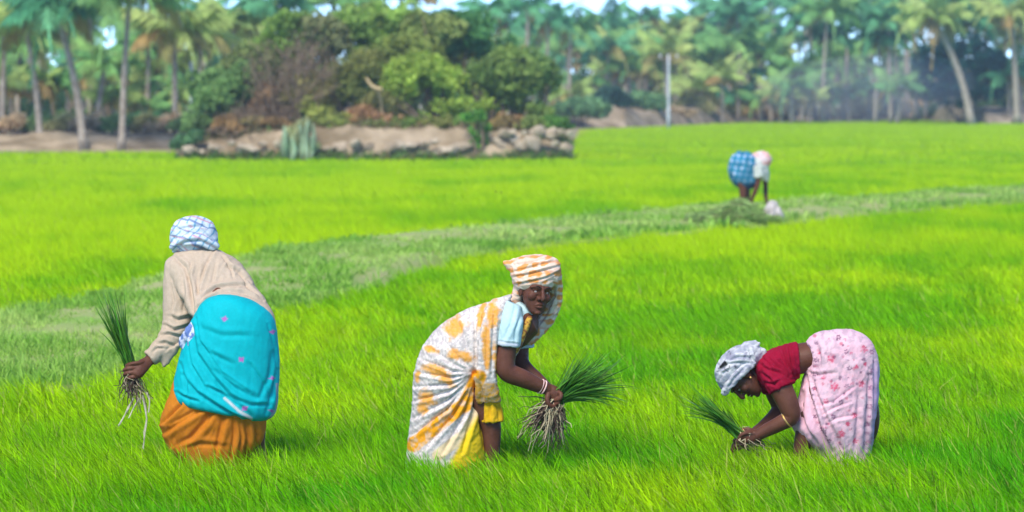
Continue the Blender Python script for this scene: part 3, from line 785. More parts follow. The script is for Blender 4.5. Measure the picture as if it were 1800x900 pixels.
    def pp(px, py, co, no):
        sp = fbm(px / 3.2, py / 3.2, 41, 2)
        base = mixc((.56, .50, .48), (.82, .73, .68), sstep(.36, .62, sp))
        base = mixc(base, (.46, .44, .46), .35 * sstep(.62, .72, fbm(px / 2.6, py / 2.6, 51, 2)))
        sk = [(800, 575, 16, 22, 1.0), (812, 625, 26, 10, .25), (765, 652, 24, 9, .35), (786, 668, 18, 9, .5), (752, 700, 16, 12, .6), (745, 716, 10, 12, 0), (792, 738, 16, 4, -.5),
              (866, 552, 11, 24, .12), (846, 556, 6, 26, .2), (856, 610, 7, 42, -.05), (872, 640, 5, 30, -.1), (758, 615, 12, 6, .3), (735, 660, 5, 12, 0)]
        m = rect_spots(px, py, sk)
        # border band sweeping up from the hem to the tuck
        d, par, sd = seg_dist(px, py, [(728, 782), (770, 745), (815, 712), (842, 662)])
        band = sstep(15, 11, d * (1 + .0 * par)) * (.55 + .45 * sstep(.35, .55, fbm(px / 6, py / 9, 61)))
        m = np.maximum(m, band)
        base = mixc(base, mixc((.86, .40, .015), (.84, .33, .012), fbm(px / 12, py / 12, 71)), m)
        d2, par2, sd2 = seg_dist(px, py, [(770, 800), (815, 765), (842, 715)])
        base = mixc(base, (.82, .62, .35), sstep(12, 8, d2) * .9)
        yel = sstep(0, 10, (px - (848 - (py - 700) * .55))) * sstep(722, 735, py)
        base = mixc(base, (.84, .58, .02), yel)
        flap = sstep(670, 676, py) * sstep(834, 838, px)
        base = mixc(base, (.66, .34, .05), flap * sstep(715, 708, py) * (.6 + .4 * sstep(.4, .6, sp)))
        d3, _, _ = seg_dist(px, py, [(931, 560), (906, 614), (892, 630)])
        return mixc(base, mixc((.60, .36, .06), (.25, .09, .03), sstep(.45, .6, fbm(px / 3, py / 3, 81, 2))), sstep(7, 5, d3))
    cr = []
    tuck = (838, 655)
    for (x, y, w, d) in ((770, 590, 4, .010), (752, 610, 4, .010), (742, 632, 3.5, .012), (735, 655, 3.5, .012), (732, 680, 3.5, .013), (730, 705, 3.5, .013), (728, 735, 4, .014), (726, 765, 4, .015), (748, 788, 4, .016), (780, 795, 4, .015), (812, 796, 4, .014)):
        cr.append(([tuck, ((tuck[0] + x) / 2 + 4, (tuck[1] + y) / 2 + 9), (x, y)], w, d))
    cr += [([(846, 560), (842, 600), (840, 650)], 3, .012), ([(860, 545), (856, 600), (854, 660)], 2.5, .008), ([(870, 545), (866, 600), (864, 660)], 2.5, .008), ([(836, 560), (836, 610), (836, 660)], 3.5, .014), ([(842, 668), (848, 690), (850, 705)], 3, .010), ([(836, 668), (836, 700), (845, 740), (850, 785)], 4, .016), ([(800, 556), (815, 590), (826, 620)], 4, .008)]
    garment(g, root, 'sari', P, M_cloth, pp, cr, wr=.003, wdir=(1, -.3), wscale=14, voxel=.0064, smooth_it=2, seed=13)

    U = Shape()   # yellow underskirt flap
    g.loft(U, [(842, 690, 874, 692, .07, -.06), (845, 715, 879, 716, .085, -.06), (846, 741, 885, 739, .09, -.06)], sup=2.2)
    garment(g, root, 'underskirt', U, M_cloth, lambda px, py, co, no: mixc((.70, .40, .01), (.78, .48, .02), fbm(px / 12, py / 12, 5)), [([(860, 705), (862, 738), (862, 742)], 3, .008), ([(872, 705), (876, 725), (878, 742)], 3, .008)], wr=.003, wdir=(.1, 1), wscale=10, voxel=.005, smooth_it=2)

# ---------------------------------------------------------------- woman with the pink skirt
def woman_pink():
    Y = 20.4; g = Figure(Y)
    root = empty('person', tuple(g.p(1480, GY(Y))))
    tag(root, 'person in red blouse and pink flowered skirt doubled over, reaching into the rice', 'person')
    B = Shape()
    c = g.p(1304, 663, -.04)
    W_, r, f, u = g.head(B, c, (-.24, -.20, -.95), (-.95, -.05, .25), 1.1)
    g.limb(B, [(1318, 662, 18, -.02), (1334, 656, 19, 0), (1350, 652, 24, 0)])
    g.limb(B, [(1345, 651, 26, 0), (1375, 640, 29, 0), (1408, 630, 27, 0), (1440, 628, 29, 0), (1480, 640, 46, 0)], flat=1.25)
    g.limb(B, [(1362, 655, 20, -.12), (1374, 685, 20.5, -.15), (1386, 712, 18.5, -.165), (1390, 732, 15.5, -.165), (1372, 744, 13.5, -.15), (1350, 755, 12, -.13), (1330, 766, 9.5, -.12)])
    g.limb(B, [(1350, 660, 18, .12), (1362, 690, 17, .16), (1370, 720, 15, .16), (1345, 748, 12, .1), (1312, 772, 9.5, .0)])
    for x0, x1, dy in ((1440, 1407, -.08), (1500, 1512, .06)):
        g.limb(B, [(x0 + 10, 680, 30, dy), (x1 + 14, 745, 20, dy), (x1, 800, 13, dy), (x1 + 2, 850, 10.5, dy)])
        foot(g, B, x1 + 2, (-.9, -.1), dy)
    # near hand pressing the seedlings
    g.limb(B, [(1332, 765, 9.5, -.12), (1322, 767, 12, -.12), (1314, 769, 12.5, -.12)], flat=.65)
    for i in range(4):
        ln = (.9, 1.08, 1.0, .8)[i]
        x, y, d = 1313 - i * .5, 761 + i * 5.5, -.135 + i * .012
        g.limb(B, [(x + 6, y, 4.0, d), (x - 5, y + 1, 3.8, d - .012), (x - 13 * ln, y + 6, 3.4, d - .008), (x - 16 * ln, y + 13, 3.0, d + .004)], n=12, m=4)
    g.limb(B, [(1326, 760, 5, -.10), (1314, 755, 4.4, -.09), (1304, 757, 3.8, -.09), (1299, 762, 3.3, -.09)], n=12, m=4)
    # far hand
    g.limb(B, [(1312, 772, 9.5, 0), (1302, 778, 11, -.01), (1297, 782, 10, -.02)], flat=.6)
    for i in range(4):
        g.limb(B, [(1300 - i, 775 + i * 4, 3.6, -.01), (1290 - i, 781 + i * 4, 3.4, -.025), (1288 - i, 789 + i * 4, 3.0, -.03)], n=10, m=4)
    g.limb(B, [(1306, 772, 4.4, -.02), (1298, 770, 3.9, -.04), (1291, 774, 3.2, -.05)], n=10, m=4)
    garment(g, root, 'body', B, M_skin, None, wr=0, voxel=.0034, smooth_it=1)
    for e in (-1, 1):
        E = Shape(); g.blob(E, W_(e * .031, .0665, .0035), [r * .0128, f * .0128, u * .0128]); eo = small(g, root, 'eye', E, M_eye)
        I = Shape(); g.blob(I, W_(e * .031, .0760, .0015), [r * .0062, f * .005, u * .0062]); small(g, eo, 'iris', I, M_iris).matrix_parent_inverse.identity()
    for e in (-1, 1):
        EB = Shape(); g.limb(EB, [np.concatenate([W_(e * a, b, z), [q]]) for a, b, z, q in ((.014, .0865, .0245, .003), (.034, .0865, .031, .0034), (.052, .072, .027, .002))], world=True, n=8, m=4)
        small(g, root, 'eyebrow', EB, M_hair)
    TT = Shape(); g.limb(TT, [np.concatenate([W_(x, y, z), [.0042]]) for x, y, z in ((-.016, .080, -.0635), (0, .0855, -.0635), (.016, .080, -.0635))], world=True, n=8, m=4); small(g, root, 'teeth', TT, M_tooth)
    HB = Shape(); g.blob(HB, W_(0, -.016, .036), [r * .085, f * .102, u * .094]); small(g, root, 'hair', HB, M_hair)
    for e in (-1, 1):
        ER = Shape(); g.blob(ER, W_(e * .086, .002, -.034), [r * .006, f * .006, u * .008]); small(g, root, 'earring', ER, M_gold)
    bangle(g, root, g.p(1383, 737.5, -.158), g.p(1372, 744, -.15) - g.p(1390, 732, -.165), .0475, .0055, M_gold)
    bangle(g, root, g.p(1308, 757, -.09), (.6, 0, .5), .016, .003, M_gold, 'ring')

    T = Shape()   # grey and white head cloth
    g.loft(T, [(1272, 690, 1260, 668, .05, -.04), (1276, 686, 1259, 650, .095, -.04), (1286, 672, 1270, 628, .118, -.04), (1300, 655, 1290, 612, .122, -.03), (1314, 649, 1312, 606, .112, -.02), (1328, 645, 1328, 606, .085, -.01), (1342, 636, 1338, 614, .05, 0)], sup=2.3)
    g.limb(T, [(1312, 612, 10, -.03), (1326, 606, 7, -.05), (1333, 604, 3, -.05)], flat=.7)
    g.limb(T, [(1325, 618, 9, -.02), (1340, 620, 7, -.03), (1348, 626, 3, -.02)], flat=.7)
    g.limb(T, [(1274, 689, 6, -.13), (1290, 668, 7, -.15), (1308, 650, 7, -.14), (1322, 640, 6, -.12)], flat=.6)
    def pt(px, py, co, no):
        base = mixc((.36, .37, .44), (.62, .62, .64), sstep(.3, .6, fbm(px / 9, py / 7, 3)))
        base = mixc(base, (.28, .27, .36), .75 * sstep(.62, .72, fbm((px + py) / 7, (px - py) / 16, 13)))
        dk = sstep(.72, .80, fbm(px / 4.5, py / 4.5, 23, 2)) * sstep(1312, 1290, px)
        base = mixc(base, (.06, .06, .08), .85 * dk)
        d, _, _ = seg_dist(px, py, [(1268, 645), (1276, 639)])
        return mixc(base, (.02, .02, .02), sstep(3.5, 2, d))
    garment(g, root, 'head_cloth', T, M_cloth, pt, [([(1278, 684), (1292, 664), (1312, 644)], 2.2, .009), ([(1264, 655), (1280, 640), (1300, 637), (1322, 640)], 2.4, .010), ([(1275, 640), (1295, 628), (1320, 628)], 2.2, .008), ([(1316, 612), (1320, 626), (1326, 642)], 2.2, .010), ([(1285, 625), (1305, 617), (1325, 618)], 2, .006), ([(1266, 668), (1272, 655), (1284, 648)], 2, .008)], wr=.004, wdir=(1, -.5), wscale=9, voxel=.0055, smooth_it=2, seed=21)

    L = Shape()   # red blouse
    g.loft(L, [(1400, 602, 1403, 663, .130, 0), (1385, 606, 1388, 672, .145, 0), (1362, 613, 1370, 688, .155, 0), (1344, 622, 1352, 688, .15, 0), (1330, 633, 1338, 675, .11, 0), (1324, 642, 1329, 664, .07, 0)], sup=2.4)
    g.limb(L, [(1356, 645, 24, -.10), (1366, 664, 25, -.135), (1375, 682, 24.5, -.15)], rnd=False)
    g.limb(L, [(1350, 655, 22, .11), (1360, 682, 21, .15)], rnd=False)
    garment(g, root, 'blouse', L, M_cloth, lambda px, py, co, no: mixc((.24, .004, .020), (.34, .008, .040), fbm(px / 18, py / 18, 4)), [([(1336, 640), (1350, 650), (1372, 655), (1392, 668)], 3, .010), ([(1350, 630), (1366, 645), (1390, 662)], 3, .010), ([(1378, 612), (1384, 640), (1394, 662)], 3, .009), ([(1368, 615), (1378, 640), (1388, 660)], 2.5, .007), ([(1338, 655), (1352, 665), (1364, 680)], 3, .008), ([(1346, 672), (1360, 676), (1372, 668)], 2.5, .008), ([(1388, 610), (1392, 640), (1398, 658)], 2.5, .008), ([(1340, 630), (1352, 640), (1360, 655)], 2.5, .007)], wr=.004, wdir=(.6, .6), wscale=10, voxel=.0058, smooth_it=2, seed=22)

    K = Shape()   # pink skirt
    g.loft(K, [(1462, 581, 1500, 581, .07, 0), (1436, 587, 1519, 590, .14, 0), (1419, 602, 1534, 606, .18, 0), (1417, 630, 1542, 634, .20, 0), (1416, 652, 1543.5, 658, .205, 0), (1406, 690, 1542, 694, .21, -.005), (1398, 722, 1539, 722, .215, -.01), (1393, 748, 1536, 750, .215, -.01), (1406, 768, 1533, 775, .205, 0), (1428, 786, 1530, 792, .19, 0), (1440, 805, 1528, 812, .18, 0), (1445, 845, 1526, 845, .17, 0)], sup=2.35)
    def pk(px, py, co, no):
        base = mixc((.80, .42, .52), (.82, .60, .66), fbm(px / 22, py / 22, 4))
        fold = sstep(3, -3, px - np.interp(py, [600, 650, 690, 760, 800], [1418, 1416, 1418, 1440, 1462]))
        base = mixc(base, (.80, .46, .56), fold * .8)
        base = mixc(base, (.48, .34, .42), .6 * sstep(.50, .62, fbm(px / 6, py / 6, 14)) * (1 - fold))
        def chain(poly, n, rr, colr, amt, seed_):
            nonlocal base
            P = np.array(poly, float); L_ = np.concatenate([[0], np.cumsum(np.hypot(*np.diff(P, axis=0).T))])
            rg = np.random.default_rng(seed_)
            for k in range(n):
                t = (k + .5) / n * L_[-1]
                x = np.interp(t, L_, P[:, 0]) + rg.uniform(-1.5, 1.5); y = np.interp(t, L_, P[:, 1]) + rg.uniform(-1.5, 1.5)
                r_ = rr * (1.0 if k % 2 == 0 else .5)
                d = np.hypot(px - x, py - y); a = np.arctan2(py - y, px - x)
                w = r_ * (.82 + .22 * np.cos(6 * a + k))
                ring_ = sstep(w, w * .8, d) * (1 - .75 * sstep(w * .55, w * .35, d))
                base = mixc(base, colr, ring_ * amt)
        navy, rose = (.16, .06, .13), (.62, .06, .14)
        chain([(1470, 586), (1488, 615), (1494, 655), (1486, 690), (1472, 725), (1452, 745), (1446, 765)], 13, 5.2, navy, .85, 1)
        chain([(1420, 606), (1436, 630), (1434, 652), (1434, 680), (1429, 704), (1432, 728), (1445, 752), (1462, 780)], 15, 4.8, navy, .85, 2)
        chain([(1532, 612), (1534, 650), (1530, 690), (1527, 725), (1524, 755), (1520, 785)], 11, 5.2, (.30, .08, .18), .8, 3)
        chain([(1480, 592), (1500, 630), (1498, 670), (1484, 705)], 9, 3.2, rose, .7, 4)
        for (x, y, r_) in ((1462, 629, 9), (1467, 680, 8), (1514, 674, 7), (1502, 730, 7), (1478, 762, 8), (1518, 614, 7), (1448, 664, 5), (1505, 645, 5), (1452, 705, 5), (1503, 775, 6), (1440, 620, 4), (1520, 640, 4), (1490, 745, 5)):
            d = np.hypot(px - x, py - y); a = np.arctan2(py - y, px - x)
            w = r_ * (.85 + .16 * np.cos(6 * a + x) + .5 * (fbm(px / 3, py / 3, int(x), 2) - .5))
            base = mixc(base, rose, .9 * sstep(w * 1.15, w * .7, d) * (.4 + .6 * sstep(.35, .55, fbm(px / 2.5, py / 2.5, 77, 2))))
        rg = np.random.default_rng(9)
        for k in range(95):
            x, y = rg.uniform(1420, 1542), rg.uniform(585, 800); r_ = rg.uniform(1.6, 4.2)
            cc_ = [(.16, .07, .14), (.55, .10, .17), (.42, .26, .34), (.60, .22, .30)][rg.integers(4)]
            d = np.hypot((px - x) * rg.uniform(.7, 1.3), py - y) + 3 * (fbm(px / 3, py / 3, k, 2) - .5)
            base = mixc(base, cc_, .7 * (1 - .8 * fold) * sstep(r_, r_ * .5, d))
        ed = sstep(1527, 1538, px) * sstep(620, 660, py)  # shade on the skirt's right side, painted into its colour as a purple tint
        return mixc(base, (.52, .36, .62), ed * .6)
    garment(g, root, 'skirt', K, M_cloth, pk, [([(1418, 660), (1425, 700), (1440, 750), (1462, 795)], 4, .018), ([(1424, 655), (1438, 700), (1455, 740), (1480, 790)], 4, .012), ([(1412, 690), (1410, 725), (1420, 765)], 5, .014), ([(1404, 720), (1412, 745), (1436, 780)], 4, .012), ([(1500, 680), (1466, 706), (1432, 716)], 3.0, .007), ([(1496, 706), (1465, 718), (1438, 734)], 2.6, .006), ([(1510, 728), (1470, 736), (1444, 750)], 3.0, .006), ([(1528, 660), (1526, 710), (1520, 790)], 4, .012), ([(1510, 690), (1508, 740), (1502, 795)], 5, .010), ([(1470, 755), (1476, 775), (1480, 800)], 4, .010), ([(1422, 610), (1428, 630), (1424, 655)], 3, .010), ([(1436, 600), (1442, 630), (1436, 660)], 4, .007), ([(1420, 655), (1440, 660), (1470, 655)], 4, .007), ([(1536, 630), (1536, 680), (1532, 740)], 3, .008)], wr=.0035, wdir=(.3, 1), wscale=16, voxel=.0064, smooth_it=2, seed=23)

# ---------------------------------------------------------------- far worker on the bund
def far_worker():
    Y = 65.5; g = Figure(Y)
    root = empty('person', tuple(g.p(1312, GY(Y))))
    tag(root, 'distant person in blue checked wrap and pale shirt bent over by the cut grass heap', 'person')
    B = Shape()
    g.head(B, g.p(1343, 289, .02), (.45, -.1, -.88), (.86, 0, .45))
    g.limb(B, [(1336, 288, 5, 0), (1328, 290, 8, 0), (1305, 292, 14, 0), (1304, 312, 14, 0)])
    for x0, x1, x2, dy in ((1301, 1306, 1305, -.15), (1313, 1312, 1314, .15)):
        g.limb(B, [(x0, 312, 9, dy), (x1, 335, 7, dy), (x2, 358, 5, dy), (x2, 370, 4, dy)], flat=1)
        foot(g, B, x2, (1, -.1), dy)
    for pts in ([(1331, 294, 5, -.2), (1333, 318, 4.6, -.22), (1326, 340, 4, -.2), (1321, 351, 3, -.16)], [(1338, 294, 5, .2), (1345, 320, 4.6, .2), (1346, 342, 4, .1), (1347, 353, 3, 0)]):
        g.limb(B, pts)
        x, y, _, d = pts[-1]
        g.limb(B, [(x, y, 3.4, d), (x + 1, y + 6, 3.4, d)], flat=.5)
        for q in range(4): g.limb(B, [(x - 2 + q * 1.6, y + 5, .9, d), (x - 2 + q * 1.6, y + 10, .8, d - .01), (x - 2.5 + q * 1.6, y + 13, .7, d - .03)], n=8, m=3)
        g.limb(B, [(x - 2, y + 2, 1, d - .02), (x - 4.5, y + 6, .9, d - .03), (x - 4.5, y + 9, .8, d - .03)], n=8, m=3)
    garment(g, root, 'body', B, M_skin, None, wr=0, voxel=.010, smooth_it=1)
    S_ = Shape()
    g.limb(S_, [(1340, 291, 11, 0), (1330, 289, 14, 0), (1312, 290, 15, 0)], flat=1.2)
    g.limb(S_, [(1332, 292, 9, -.2), (1334, 312, 8, -.22)], rnd=False)
    g.limb(S_, [(1340, 292, 9, .2), (1345, 314, 7.5, .2)], rnd=False)
    g.loft(S_, [(1326, 298, 1349, 300, .2, 0), (1332, 312, 1350, 318, .12, 0)])
    garment(g, root, 'shirt', S_, M_cloth, lambda px, py, co, no: mixc((.50, .55, .50), (.66, .68, .62), fbm(px / 6, py / 6, 2)), wr=.012, wdir=(.6, 1), wscale=30, voxel=.014, smooth_it=3)
    L = Shape()
    g.loft(L, [(1297, 267, 1318, 269, .1, 0), (1284, 280, 1330, 280, .24, 0), (1281, 298, 1333, 300, .27, 0), (1285, 314, 1334, 316, .26, 0), (1292, 324, 1330, 324, .22, 0), (1300, 330, 1322, 330, .16, 0)])
    def pl(px, py, co, no):
        a = np.sin((px + .25 * py) / 10.5 * 2 * np.pi) > .1; b = np.sin((py - .12 * px) / 10.5 * 2 * np.pi) > .1
        base = mixc((.06, .30, .55), (.52, .62, .78), (a & b).astype(float))
        base = mixc(base, (.02, .22, .30), ((~a) & (~b)).astype(float))
        base = mixc(base, (.03, .16, .26), .75 * sstep(.40, .60, fbm(px / 9, py / 9, 4)))
        return mixc(base, (.03, .05, .14), sstep(319, 325, py) * .8)
    garment(g, root, 'waist_wrap', L, M_cloth, pl, wr=.012, wdir=(.4, 1), wscale=40, voxel=.014, smooth_it=3)
    T = Shape()
    g.blob(T, g.p(1342, 281, .0), [np.array([.13, 0, .04]), np.array([0, .14, 0]), np.array([-.04, 0, .13])])
    g.limb(T, [(1342, 274, 7, 0), (1330, 276, 7, 0), (1323, 284, 5, -.1)], flat=1)
    garment(g, root, 'head_cloth', T, M_cloth, lambda px, py, co, no: mixc((.74, .60, .62), (.80, .42, .40), sstep(.45, .6, fbm(px / 7, py / 7, 5))), wr=.012, wscale=20, voxel=.012, smooth_it=2)

woman_turquoise(); woman_yellow(); woman_pink(); far_worker()

# ---------------------------------------------------------------- bundles of seedlings, heap, sack
def strands(paths, widths, cols, flat=True, sides=3):
    """paths (n, k, 3), widths (n, k) half widths -> ribbons or thin tubes"""
    paths = np.asarray(paths, float); n, k, _ = paths.shape
    T = np.gradient(paths, axis=1); T /= np.linalg.norm(T, axis=2)[..., None] + 1e-9
    ref = rng.normal(size=(n, 1, 3)); ref[:, :, 1] *= .4
    a = np.cross(T, ref + 0 * T); a /= np.linalg.norm(a, axis=2)[..., None] + 1e-9
    if flat:
        V = np.stack([paths - a * widths[..., None], paths + a * widths[..., None]], 2).reshape(-1, 3)
        i0 = (np.arange(n) * k * 2)[:, None] + (np.arange(k - 1) * 2)[None]
        i0 = i0.ravel(); Fq = np.stack([i0, i0 + 1, i0 + 3, i0 + 2], 1)
        return V, Fq, np.repeat(cols, k * 2, axis=0)
    b = np.cross(T, a)
    R = [paths + (a * math.cos(t) + b * math.sin(t)) * widths[..., None] for t in np.linspace(0, 2 * np.pi, sides, endpoint=False)]
    V = np.stack(R, 2).reshape(-1, 3)
    i0 = ((np.arange(n) * k * sides)[:, None] + (np.arange(k - 1) * sides)[None]).ravel()
    Fq = np.concatenate([np.stack([i0 + s, i0 + (s + 1) % sides, i0 + sides + (s + 1) % sides, i0 + sides + s], 1) for s in range(sides)])
    return V, Fq, np.repeat(cols, k * sides, axis=0)

def bundle(Y, grip, tips, nl, root_to, nr, label, dy=-.12, spread=.03, long_roots=(), rlen=(.6, 1.1), bend=.05, stem=(.10, .26, .02)):
    g = Figure(Y)
    G = g.p(*grip, dy)
    e = empty('seedling_bundle', tuple(G)); tag(e, label, 'seedlings')
    k = 7; t = np.linspace(0, 1, k)
    P, Wd, C = [], [], []
    tips = np.array(tips, float)
    for i in range(nl):
        a = rng.uniform(0, 1); q = a * (len(tips) - 1); j = min(int(q), len(tips) - 2)
        tx, ty = tips[j] * (1 - (q - j)) + tips[j + 1] * (q - j)
        end = g.p(tx, ty, dy + rng.normal(0, spread * 2.2))
        end = G + (end - G) * rng.choice([rng.uniform(.55, 1.0), rng.uniform(.8, 1.08), rng.uniform(1.0, 1.25)], p=[.35, .57, .08]) + rng.normal(0, spread * .55, 3)
        st = G + rng.normal(0, .014, 3)
        droop = np.array([0, 0, -1.0]) * bend * rng.uniform(-.6, 2.4) + rng.normal(0, .035, 3)
        p_ = st + (end - st) * t[:, None] + droop * (t ** 2.4)[:, None] * np.linalg.norm(end - st) * 2
        P.append(p_); Wd.append(rng.uniform(.0026, .0052) * np.array([.7, .9, 1, 1, .9, .6, .1]))
        C.append(np.array([.075, .24, .022]) * rng.uniform(.35, 1.6) + rng.choice([0, 1], p=[.8, .2]) * np.array([.08, .12, .01]))
    V, Fq, cc = strands(np.array(P), np.array(Wd), np.array(C))
    o = link('leaves', mesh_np('leaves', V - G, Fq, M_leafp, cc), e); tag(o, kind='stuff')
    # stalk bases and roots
    P, Wd, C = [], [], []
    root_to = np.array(root_to, float)
    for i in range(nr):
        tx, ty = root_to[rng.integers(len(root_to))] + rng.normal(0, 7, 2)
        end = g.p(tx, ty, dy + rng.normal(0, .03))
        end = G + (end - G) * rng.uniform(*rlen)
        wob = np.cumsum(rng.normal(0, .011, (k, 3)), 0); wob[0] = 0
        P.append(G + rng.normal(0, .014, 3) + (end - G) * t[:, None] + wob)
        pale = rng.uniform() < .38
        Wd.append(rng.uniform(.0018, .0042) * np.linspace(1.1, .5, k))
        C.append(np.array([.50, .42, .26]) * rng.uniform(.7, 1.2) if pale else np.array([.10, .062, .045]) * rng.uniform(.4, 1.6))
    clod = Shape()
    for i in range(nr // 9):
        tx, ty = root_to[rng.integers(len(root_to))] + rng.normal(0, 5, 2)
        q = G + (g.p(tx, ty, dy + rng.normal(0, .02)) - G) * rng.uniform(.15, .75)
        s_ = rng.uniform(.008, .02); g.blob(clod, q, [np.array([s_, 0, .3 * s_]), np.array([0, s_ * .8, 0]), np.array([-.2 * s_, 0, s_ * 1.2])])
    for lr in long_roots:
        q = catmull([g.p(x, y, dy) for x, y in lr], 8); q = q[np.linspace(0, len(q) - 1, k).astype(int)]
        P.append(q); Wd.append(np.linspace(.006, .003, k)); C.append(np.array([.62, .58, .45]))
        P.append(q + rng.normal(0, .004, (k, 3))); Wd.append(np.linspace(.005, .002, k)); C.append(np.array([.55, .50, .36]))
    V, Fq, cc = strands(np.array(P), np.array(Wd), np.array(C), flat=False, sides=4)
    me_ = bpy.data.meshes.new('mud_clods'); me_.from_pydata((np.vstack(clod.v) - G).tolist(), [], clod.f); me_.materials.append(M_clod); me_.update(); tag(link('mud_clods', me_, e), kind='stuff')
    o = link('roots', mesh_np('roots', V - G, Fq, M_root, cc, smooth=True), e); tag(o, kind='stuff')

bundle(20.0, (231, 652), [(176, 548), (186, 535), (203, 528), (216, 545)], 170, [(222, 690), (235, 700), (250, 700), (258, 708), (240, 715)], 110,
       'upright bundle of seedlings with dangling roots held beside the orange skirt', dy=.115, long_roots=[[(250, 695), (258, 735), (255, 760), (252, 790)], [(235, 700), (222, 725), (208, 748)], [(245, 700), (236, 715), (226, 735)], [(258, 690), (263, 705), (261, 725)]], bend=-.02, spread=.034)
bundle(20.2, (974, 706), [(1010, 630), (1040, 622), (1070, 628), (1092, 648), (1096, 672)], 330, [(924, 765), (938, 780), (955, 765), (970, 782), (988, 770), (926, 742), (988, 742), (950, 750)], 340,
       'fanned bundle of seedlings with muddy roots hanging beside the yellow sari', dy=-.09, spread=.035, rlen=(.5, 1.12), bend=.07)
bundle(20.4, (1302, 766), [(1205, 708), (1218, 692), (1240, 694), (1262, 712)], 170, [(1325, 785), (1345, 790), (1335, 778), (1318, 795), (1350, 780)], 80,
       'low bundle of seedlings laid in the rice under the red blouse', dy=-.10, spread=.03, rlen=(.6, 1.2), bend=.05)

def heap():
    Yh = depth_of(388, .2) + 1.5
    g = Figure(Yh)
    base = g.p(1290, 386)
    e = empty('seedling_heap', tuple(base)); tag(e, 'heap of pulled green seedlings on the bund below the far worker', 'heap')
    P, Wd, C = [], [], []
    for i in range(3800):
        u = rng.uniform(-1, 1); w = rng.uniform(-1, 1)
        h = max(0, (1 - u * u)) ** .8 * max(0, 1 - w * w) ** .6 * (.30 + .12 * math.sin(u * 5 + 1))
        z = h * rng.uniform(.3, 1.05)
        c = base + np.array([u * .72, w * .5, z * .78 + .02])
        a = rng.uniform(0, 2 * np.pi); ln = rng.uniform(.10, .24)
        d = np.array([math.cos(a), math.sin(a) * .6, rng.uniform(-.35, .5)])
        t = np.linspace(-1, 1, 4)[:, None]
        P.append(c + d * ln * t + np.array([0, 0, -.06]) * t ** 2)
        Wd.append(np.array([.4, 1, .9, .2]) * rng.uniform(.004, .009))
        C.append(np.array([.30, .46, .13]) * rng.uniform(.35, 1.6) if rng.uniform() < .9 else np.array([.34, .28, .14]))
    V, Fq, cc = strands(np.array(P), np.array(Wd), np.array(C))
    o = link('leaves', mesh_np('leaves', V - base, Fq, M_leafp, cc), e); tag(o, kind='stuff')
    # sack
    c0 = g.p(1359, 386)
    s = empty('sack', tuple(c0)); tag(s, 'small white sack slumped beside the seedling heap', 'sack')
    S_ = Shape()
    g.loft(S_, [(1347, 389, 1374, 388, .09, 0), (1344, 380, 1376, 379, .12, 0), (1345, 369, 1372, 372, .11, 0), (1348, 361, 1366, 362, .07, 0), (1352, 357, 1363, 359, .04, 0)], sup=2.6)
    garment(g, s, 'sack_body', S_, M_sack, None, [([(1352, 360), (1355, 372), (1350, 384)], 3, .02), ([(1364, 362), (1364, 374), (1370, 384)], 3, .02)], wr=.012, wdir=(.4, 1), wscale=40, voxel=.010, smooth_it=2)
    K = Shape(); g.limb(K, [(1353, 358, 4, 0), (1358, 356, 4.5, 0), (1364, 359, 4, 0)], flat=1.2); small(g, s, 'tied_mouth', K, M_sack)
heap()
# ================================================================== RICE AND GRASS
FOOT = [(at(380, GY(20.0), 20.0), .27, .20), (at(785, GY(20.2), 20.2), .22, .21), (at(1482, GY(20.4), 20.4), .17, .18)]

def blades(X, Yv, h, w, lean, col, z0, segs=2):
    n = len(X)
    yaw = rng.uniform(0, np.pi, n)
    # blade faces turn mostly to the open side so that they are seen as blades from round about
    sxv, syv = np.cos(yaw) * w, np.sin(yaw) * w * .6
    base = np.stack([X, Yv, np.full(n, 0.0) + z0], 1)
    lx, ly = lean
    tip = base + np.stack([lx * h, ly * h, h * np.sqrt(np.clip(1 - .45 * (lx ** 2 + ly ** 2), .2, 1))], 1)
    side = np.stack([sxv, syv, np.zeros(n)], 1)
    if segs == 1:
        V = np.stack([base - side, base + side, tip], 1).reshape(-1, 3)
        i = np.arange(n) * 3
        return V, [np.stack([i, i + 1, i + 2], 1)], np.repeat(col, 3, axis=0)
    mid = base + (tip - base) * .55 + np.stack([-lx * h * .16, -ly * h * .16, h * .07], 1)
    V = np.stack([base - side * .7, base + side * .7, mid - side, mid + side, tip], 1).reshape(-1, 3)
    i = np.arange(n) * 5
    q = np.stack([i, i + 1, i + 3, i + 2], 1); t = np.stack([i + 2, i + 3, i + 4], 1)
    return V, [q, t], np.repeat(col, 5, axis=0)

def rice_colour(X, Yv, n):
    big = fbm(X * .16 + 3, Yv * .075, 101, 3); mid = fbm(X * .6, Yv * .25, 103, 3)
    fine = fbm(X * 2.2, Yv * 1.0, 107, 3)
    t = np.clip(.5 + (big - .5) * 2.8 + (mid - .5) * 2.1 + (fine - .5) * 1.3, -.25, 1.15)
    # the seedbeds lie in strips that differ in age: yellower in the middle distance, deeper green close by
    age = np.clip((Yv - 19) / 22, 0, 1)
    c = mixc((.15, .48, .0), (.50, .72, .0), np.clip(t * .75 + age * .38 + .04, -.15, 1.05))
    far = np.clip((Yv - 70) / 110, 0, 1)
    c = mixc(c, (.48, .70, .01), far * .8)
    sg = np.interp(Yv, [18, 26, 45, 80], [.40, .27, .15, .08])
    c = c * np.clip(1.0 + rng.normal(0, 1, n) * sg, .35, 1.5)[:, None]
    pale = rng.uniform(size=n) < np.interp(Yv, [18, 40], [.06, .006])
    c[pale] = np.array([.50, .56, .10]) * rng.uniform(.7, 1.2, (pale.sum(), 1))
    return c

